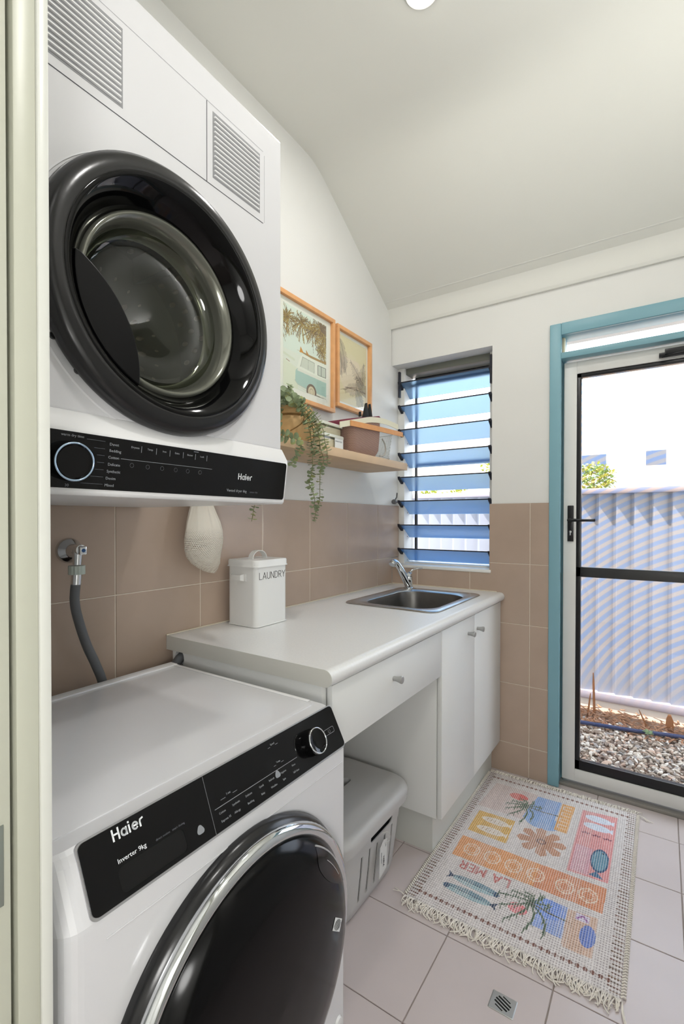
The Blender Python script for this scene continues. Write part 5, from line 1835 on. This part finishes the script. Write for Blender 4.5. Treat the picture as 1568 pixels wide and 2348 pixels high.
# weave: pale warp threads with small dark openings between them
wu, wv2 = R.U / .0075, R.V / .0095
fu, fv = np.abs(wu - np.floor(wu) - .5), np.abs(wv2 - np.floor(wv2) - .5)
R.c[fu > .34] = R.c[fu > .34] * .5 + np.array(lin((224, 219, 216))) * .5
hole = (fu < .22) & (fv > .28)
R.c[hole] *= np.array([.50, .47, .48])
noise_ = rng.rand(R.ny // 3 + 2, R.nx // 3 + 2)
nz_ = np.kron(noise_, np.ones((3, 3)))[:R.ny, :R.nx]
R.c *= (0.90 + 0.18 * nz_)[..., None]


def rug_z(U, V):
    z = 0.0075 + 0.0014 * np.sin(U * 9 + 1) * np.sin(V * 7) + 0.0010 * np.cos(U / .0075 * 2 * np.pi) * (0.5 + 0.5 * np.cos(V / .0095 * 2 * np.pi))
    edge = np.minimum(np.minimum(U, RW - U), np.minimum(V, RL - V))
    return z * np.clip(edge / .006, 0.35, 1)


rg_ = thing('woven_rug', (0.90, -0.52, 0.0), 'fringed pastel rug with fish, palms and LA MER by the door', 'rug')
R.sheet('rug_weave', (RX, RY, 0.0), (1, 0, 0), (0, 1, 0), print_mat('rug_cotton', 0.95, spec=0.1), rg_, rug_z)
MB().box(RX + .003, RX + RW - .003, RY + .003, RY + RL - .003, 0.0005, 0.003).build('rug_backing', COTTON, rg_, smooth=0)
rf = random.Random(3)
fri = MB()
for end, yy, sgn in ((0, RY, -1), (1, RY + RL, 1)):
    n_ = 210 if end == 0 else 150
    for k in range(n_):
        x = RX + .004 + (RW - .008) * k / (n_ - 1) + rf.uniform(-.002, .002)
        L = (rf.uniform(.020, .050) if end == 0 else rf.uniform(.012, .026))
        s1, s2 = rf.uniform(-.012, .018), rf.uniform(-.016, .026)
        p = [(x, yy - sgn * .004, .006), (x + s1 * .4, yy + sgn * L * .35, .009 + rf.uniform(0, .006)), (x + s1, yy + sgn * L * .75, .006 + rf.uniform(0, .005)), (x + s2, yy + sgn * L * rf.uniform(.7, 1.05), .0025)]
        fri.tube(smooth_path(p, 3), 0.0016, 4, cap=False)
for xx, s in ((RX, -1), (RX + RW, 1)):
    for k in range(96):
        v = RY + .012 + (RL - .024) * k / 95
        fri.tube([(xx - s * .004, v, .005), (xx + s * .003, v + .002, .0095), (xx + s * .0065, v + .004, .006), (xx + s * .005, v + .005, .002)], 0.0026, 5, cap=False)
for cx_, cy_, dx_, dy_ in ((RX, RY, -.035, .012), (RX + RW, RY, .012, -.075), (RX + RW, RY + RL, .045, -.03)):
    for k in range(4):
        fri.tube(smooth_path([(cx_, cy_, .006), (cx_ + dx_ * .5 + rf.uniform(-.006, .006), cy_ + dy_ * .5, .008), (cx_ + dx_ + rf.uniform(-.012, .012), cy_ + dy_ + rf.uniform(-.01, .01), .003)], 4), 0.0013, 4)
tag(fri.build('fringe', COTTON, rg_), kind='stuff')

# ------------------------------------------------------------------ downlight in view, then fittings made up for the added fill lights
dlt = thing('ceiling_downlight', (0.677, -1.086, 2.868), 'round recessed downlight glowing in the flat ceiling', 'light')
MB().lathe([(0.040, 0.004), (0.042, -0.003), (0.050, -0.004), (0.053, 0.0)], (0.677, -1.086, 2.874), 'z', 40).build('trim_ring', ALU, dlt)
MB().lathe([(0.0001, -0.014), (0.018, -0.0125), (0.032, -0.008), (0.041, 0.001)], (0.677, -1.086, 2.870), 'z', 40).build('lens', mat('lit_lens', (255, 255, 255), 0.5, emit=(255, 250, 244), estr=9), dlt, smooth=80)
hlp = thing('added_fill_lantern', (1.75, -2.95, 0.0), 'added fill lamp with round shade in the hallway, unseen behind the camera', 'lamp')  # made-up lantern around the hallway fill light
sph = [(0.19 * math.sin(math.pi * i / 16) + 0.0001, -0.19 * math.cos(math.pi * i / 16)) for i in range(17)]
fill_paper = bpy.data.materials.new('fill_lantern_paper')
fill_paper.use_nodes = True
lp_ = fill_paper.node_tree
lp_.nodes.clear()
lo_ = lp_.nodes.new('ShaderNodeOutputMaterial')
lt_ = lp_.nodes.new('ShaderNodeBsdfTransparent')
lt_.inputs['Color'].default_value = (0.95, 0.95, 0.94, 1)
lp_.links.new(lt_.outputs[0], lo_.inputs[0])
MB().lathe([(r * 1.05, h * 1.05) for r, h in sph], (1.75, -2.95, 1.25), 'z', 24).build('fill_lamp_shade', fill_paper, hlp, smooth=80)
lb_ = MB()
lb_.lathe([(0.0001, 0.0), (0.13, 0.0), (0.13, 0.02), (0.012, 0.03), (0.012, 1.05), (0.0001, 1.05)], (1.75, -2.95, 0.0), 'z', 20)
lb_.build('fill_lamp_stand', ALU, hlp)
upt = thing('added_fill_uplight', (1.90, -1.15, 2.03), 'added fill light in a long white trough on the right wall, out of view', 'light')  # made-up housing for the ceiling fill light
MB().prism([(1.949, -1.75, 2.00), (1.949, -1.75, 2.09), (1.945, -1.75, 2.09), (1.940, -1.75, 2.01), (1.80, -1.75, 2.04), (1.795, -1.75, 2.07), (1.79, -1.75, 2.07), (1.79, -1.75, 2.035)], (0, 1.2, 0)).build('trough', ALU, upt, smooth=0)
dl2 = thing('ceiling_downlight', (1.50, -1.93, 2.868), 'added fill downlight, unseen above and just inside the doorway', 'light')  # added fitting around the unseen fill downlight
MB().lathe([(0.080, 0.004), (0.082, -0.003), (0.092, -0.004), (0.096, 0.0)], (1.50, -1.93, 2.874), 'z', 40).build('trim_ring', ALU, dl2)

# ------------------------------------------------------------------ outside
GZ = -0.12
gm = mat('dry_soil', (148, 122, 104), 0.95, noise=0.25, nscale=30, bump=0.4, bscale=40)
structure('ground', MB().box(-6, 8, 0.25, 16, GZ - 0.2, GZ), gm, 'dry ground outside the back door', smooth=0)
structure('trim_5', MB().box(-0.3, 2.3, 0.25, 0.34, GZ - 0.05, -0.03), mat('slab_concrete', (170, 165, 158), 0.9), 'concrete slab edge below the back door', smooth=0)
# eave over the back wall
ev = MB()
ev.box(-2, 4, 0.25, 0.72, 2.44, 2.47)
ev.box(-2, 4, 0.70, 0.74, 2.40, 2.58)
structure('ceiling_eave', ev, mat('eave_white', (236, 232, 224), 0.7), 'white eave lining above the back door', smooth=0)
structure('roof', MB().box(-2, 4, -4.5, 0.74, 3.10, 3.16), mat('roof_sheet', (180, 180, 180), 0.6), smooth=0)
# pebbles
peb_cols = [(168, 152, 136), (198, 186, 172), (132, 118, 106), (186, 160, 142), (150, 144, 140), (214, 206, 196), (120, 104, 92)]
ico = [(0, 0, 1), (.894, 0, .447), (.276, .851, .447), (-.724, .526, .447), (-.724, -.526, .447), (.276, -.851, .447), (.724, .526, -.447), (-.276, .851, -.447), (-.894, 0, -.447), (-.276, -.851, -.447), (.724, -.526, -.447), (0, 0, -1)]
icf = [(0, 1, 2), (0, 2, 3), (0, 3, 4), (0, 4, 5), (0, 5, 1), (1, 6, 2), (2, 7, 3), (3, 8, 4), (4, 9, 5), (5, 10, 1), (6, 7, 2), (7, 8, 3), (8, 9, 4), (9, 10, 5), (10, 6, 1), (11, 7, 6), (11, 8, 7), (11, 9, 8), (11, 10, 9), (11, 6, 10)]
rp = random.Random(21)
buckets = [MB() for _ in peb_cols]
for _ in range(9000):
    x = rp.uniform(-0.2, 2.1)
    y = rp.uniform(0.33, 1.24)
    r = rp.uniform(.007, .017) * (1.25 if rp.random() < .12 else 1)
    a = rp.uniform(0, 6.28)
    ca, sa = math.cos(a), math.sin(a)
    sx, sy_, sz_ = r * rp.uniform(.9, 1.5), r * rp.uniform(.6, 1.0), r * rp.uniform(.45, .7)
    z = GZ + rp.uniform(0.002, .022)
    tx, ty = rp.uniform(-.5, .5), rp.uniform(-.5, .5)
    vs = []
    for (p, q, w) in ico:
        X_, Y_, Z_ = p * sx, q * sy_, w * sz_
        vs.append((x + X_ * ca - Y_ * sa, y + X_ * sa + Y_ * ca, z + Z_ + tx * X_ + ty * Y_))
    buckets[rp.randrange(len(peb_cols))].add(vs, icf)
gr = bpy.data.meshes.new('gravel')
V_, F_, MI = [], [], []
for i, b in enumerate(buckets):
    n0 = len(V_)
    V_ += b.v
    F_ += [tuple(q + n0 for q in f) for f in b.f]
    MI += [i] * len(b.f)
gr.from_pydata(V_, [], F_)
for i, c in enumerate(peb_cols):
    gr.materials.append(mat('pebble_%s' % ['sand', 'cream', 'brown', 'tan', 'grey', 'white', 'umber'][i], c, 0.8))
gr.polygons.foreach_set('material_index', MI)
go = bpy.data.objects.new('gravel', gr)
COL.objects.link(go)
tag(go, 'mixed brown and grey gravel bed outside the door', 'gravel', kind='stuff')
# bark mulch chips near the fence
ch = MB()
for _ in range(1500):
    x, y = rp.uniform(-0.2, 2.1), rp.triangular(1.06, 1.5, 1.18)
    L, w = rp.uniform(.015, .07), rp.uniform(.003, .010)
    a = rp.uniform(0, 3.14)
    d = Vector((math.cos(a), math.sin(a), rp.uniform(-.25, .35))) * L / 2
    s = Vector((-math.sin(a), math.cos(a), 0)) * w
    c = Vector((x, y, GZ + rp.uniform(.008, .035)))
    ch.prism([c - d - s, c + d - s * .4, c + d + s * .4, c - d + s], (0, 0, .003))
tag(ch.build('bark_mulch', mat('bark_chip', (146, 104, 76), 0.9, noise=0.25, nscale=25), None, smooth=0), 'brown bark mulch along the foot of the fence', 'mulch', kind='stuff')
TWG = mat('orange_brown_twig', (150, 96, 54), 0.85)
for (x, y, h, dx, w, lb) in ((.865, 1.30, .17, .02, .007, 'short brown stick leaning left of the tall one'), (.905, 1.36, .30, -.01, .009, 'tallest brown stick standing in the mulch'), (1.235, 1.30, .12, -.06, .006, 'thin twig leaning left in the middle of the mulch'), (1.345, 1.33, .11, .0, .026, 'broad splinter of orange bark standing at the right')):
    q = MB()
    q.loft([[(x + dx * t + w * s_ * a_, y + w * .5 * b_, GZ - .02 + (h + .02) * t) for a_, b_ in ((-1, -1), (1, -1), (.8, 1), (-.9, 1))] for t, s_ in ((0, 1), (.4, .9), (.8, .75), (1, .35))])
    tag(q.build('stick', TWG, None, smooth=0), lb, 'stick', 'sticks in the mulch')
pip = [(-0.3, 0.93, GZ + .045), (0.5, 1.01, GZ + .045), (.859, 1.064, GZ + .043), (1.043, 1.10, GZ + .040), (1.176, 1.117, GZ + .042), (1.417, 1.182, GZ + .04), (2.1, 1.30, GZ + .04)]
tag(MB().tube(smooth_path(pip, 6), 0.0125, 12).build('irrigation_pipe', mat('dark_blue_pipe', (34, 48, 88), 0.4), None), 'dark blue irrigation pipe lying across the gravel', 'pipe')
sd = thing('weed', (1.235, 1.10, GZ + .05), 'small green weed growing over the dark blue pipe', 'plant')
wdm = MB()
for k in range(14):
    a = rp.uniform(0, 6.28)
    leaf(wdm, Vector((1.235 + rp.uniform(-.02, .02), 1.105 + rp.uniform(-.02, .02), GZ + .05)), Vector((math.cos(a), math.sin(a), rp.uniform(-.1, .6))), Vector((0, 0, 1)), .026, .009)
wdm.build('weed_leaves', mat('weed_green', (104, 124, 84), 0.7), sd)
# fence: ribbed sheets between rails
fc = thing('steel_fence', (0.9, 1.52, GZ), 'pale ribbed steel boundary fence behind the gravel', 'fence')
FM = mat('fence_paint', (140, 142, 152), 0.55, noise=0.03, nscale=4)
pitch = 0.1115
x = -1.60 + 0.022
PW_ = pitch * 7
fx = -2.435
for pi_ in range(7):
    pts = []
    for k in range(7):
        xb = fx + k * pitch
        pts += [(xb, 1.502), (xb + .006, 1.502), (xb + pitch - .020, 1.532), (xb + pitch - .008, 1.532)]
    pts.append((fx + 7 * pitch, 1.502))
    mbx = MB()
    n_ = len(pts)
    mbx.add([(a, b, GZ + .10) for a, b in pts] + [(a, b, 1.485) for a, b in pts], [(i, i + 1, n_ + i + 1, n_ + i) for i in range(n_ - 1)])
    mbx.build('fence_sheet', FM, fc, smooth=0)
    fx += 7 * pitch
MB().box(-2.45, 3.0, 1.480, 1.545, 1.462, 1.502).build('top_rail', mat('fence_rail_paint', (150, 142, 150), 0.5), fc, bevel=0.003)
MB().box(-2.45, 3.0, 1.488, 1.545, GZ + .065, GZ + .125).build('bottom_rail', mat('fence_rail_paint', (150, 142, 150), 0.5), fc, bevel=0.006)
MB().box(-2.45, 3.0, 1.50, 1.55, GZ - .1, GZ + .065).build('plinth_board', mat('plinth_concrete', (200, 196, 188), 0.9), fc, smooth=0)
# neighbouring house
nh = thing('neighbour_house', (1.5, 10, GZ), 'white two storey house beyond the fence', 'house')
MB().box(-6.5, 7.5, 10.0, 15.0, GZ, 3.75).build('house_wall', mat('white_render', (240, 238, 232), 0.8), nh, smooth=0)
MB().prism([(-7, 9.4, 3.72), (-7, 12.5, 4.35), (-7, 15.5, 3.72)], (15, 0, 0)).build('house_roof', mat('pale_roof', (236, 234, 230), 0.7), nh, smooth=0)
for (x0, x1, z0, z1) in ((0.99, 1.36, 2.48, 2.80), (-0.60, -0.33, 2.35, 2.78), (-0.28, 0.22, 2.36, 2.79)):
    w_ = MB().box(x0 - .05, x1 + .05, 9.96, 10.01, z0 - .05, z1 + .05).build('house_window', mat('white_window_frame', (238, 238, 234), 0.6), nh, smooth=0)
    MB().box(x0, x1, 9.945, 9.97, z0, z1).build('window_pane', mat('house_window_glass', (104, 112, 128), 0.25), w_, smooth=0)
# plants beyond the fence
fol = mat('yellow_green_foliage', (150, 160, 70), 0.7, noise=0.2, nscale=12)  # yellow-green leaf colour shared by shrubs and palms


def shrub(name, label, cx, cy, zc, rx, rz, n, seed, size=.09):
    rs = random.Random(seed)
    mb = MB()
    for _ in range(n):
        a, b, r = rs.uniform(0, 6.28), rs.uniform(-1, 1), rs.uniform(.35, 1) ** .5
        c = Vector((cx + rx * r * math.cos(a) * math.sqrt(1 - b * b), cy + rx * .6 * r * math.sin(a), zc + rz * r * b))
        leaf(mb, c, Vector((rs.uniform(-1, 1), rs.uniform(-1, 1), rs.uniform(-.6, .8))), Vector((0, 0, 1)), size * rs.uniform(.7, 1.2), size * .3)
    t = thing(name, (cx, cy, GZ), label, 'shrub', 'shrubs beyond the fence')
    mb.build('foliage', fol, t, smooth=0)
    MB().tube([(cx, cy, GZ), (cx + .03, cy, zc)], .03, 6).build('trunk', TWINE, t)


shrub('garden_shrub', 'yellow green shrub below the house windows, seen through the door', .05, 8.8, 2.15, .45, .32, 700, 1)
shrub('garden_shrub', 'shrub seen through the upper louvre gaps at the right', -.60, 4.8, 2.05, .42, .30, 500, 2, .07)
shrub('garden_shrub', 'shrub seen through the middle louvre gaps at the left', -1.55, 4.6, 1.66, .42, .28, 500, 3, .07)


def palm(label, cx, cy, zt, r, n, seed):
    rs = random.Random(seed)
    t = thing('palm_tree', (cx, cy, GZ), label, 'palm tree', 'palms behind the white house')
    MB().tube([(cx, cy, GZ), (cx + .1, cy, zt * .5), (cx, cy, zt)], [.16, .12, .10], 8).build('trunk', TWINE, t)
    mb = MB()
    for k in range(n):
        a = 2 * math.pi * k / n + rs.uniform(-.2, .2)
        L = r * rs.uniform(.8, 1.1)
        el = rs.uniform(.1, .9)
        for i in range(16):
            u = i / 15
            c = Vector((cx + L * u * math.cos(a), cy + L * u * math.sin(a), zt + L * (el * u - .9 * u * u)))
            for s in (-1, 1):
                leaf(mb, c, Vector((-math.sin(a) * s, math.cos(a) * s, -.8)), Vector((math.cos(a), math.sin(a), 0)), .45 * r * (.5 + .5 * math.sin(math.pi * u)) * .8, .03)
    mb.build('fronds', fol, t, smooth=0)


palm('palm whose crown shows above the roof, left of the pair', 1.05, 18.0, 5.2, 1.2, 11, 5)
palm('palm whose crown shows above the roof, right of the pair', 4.6, 18.5, 5.6, 1.2, 11, 6)
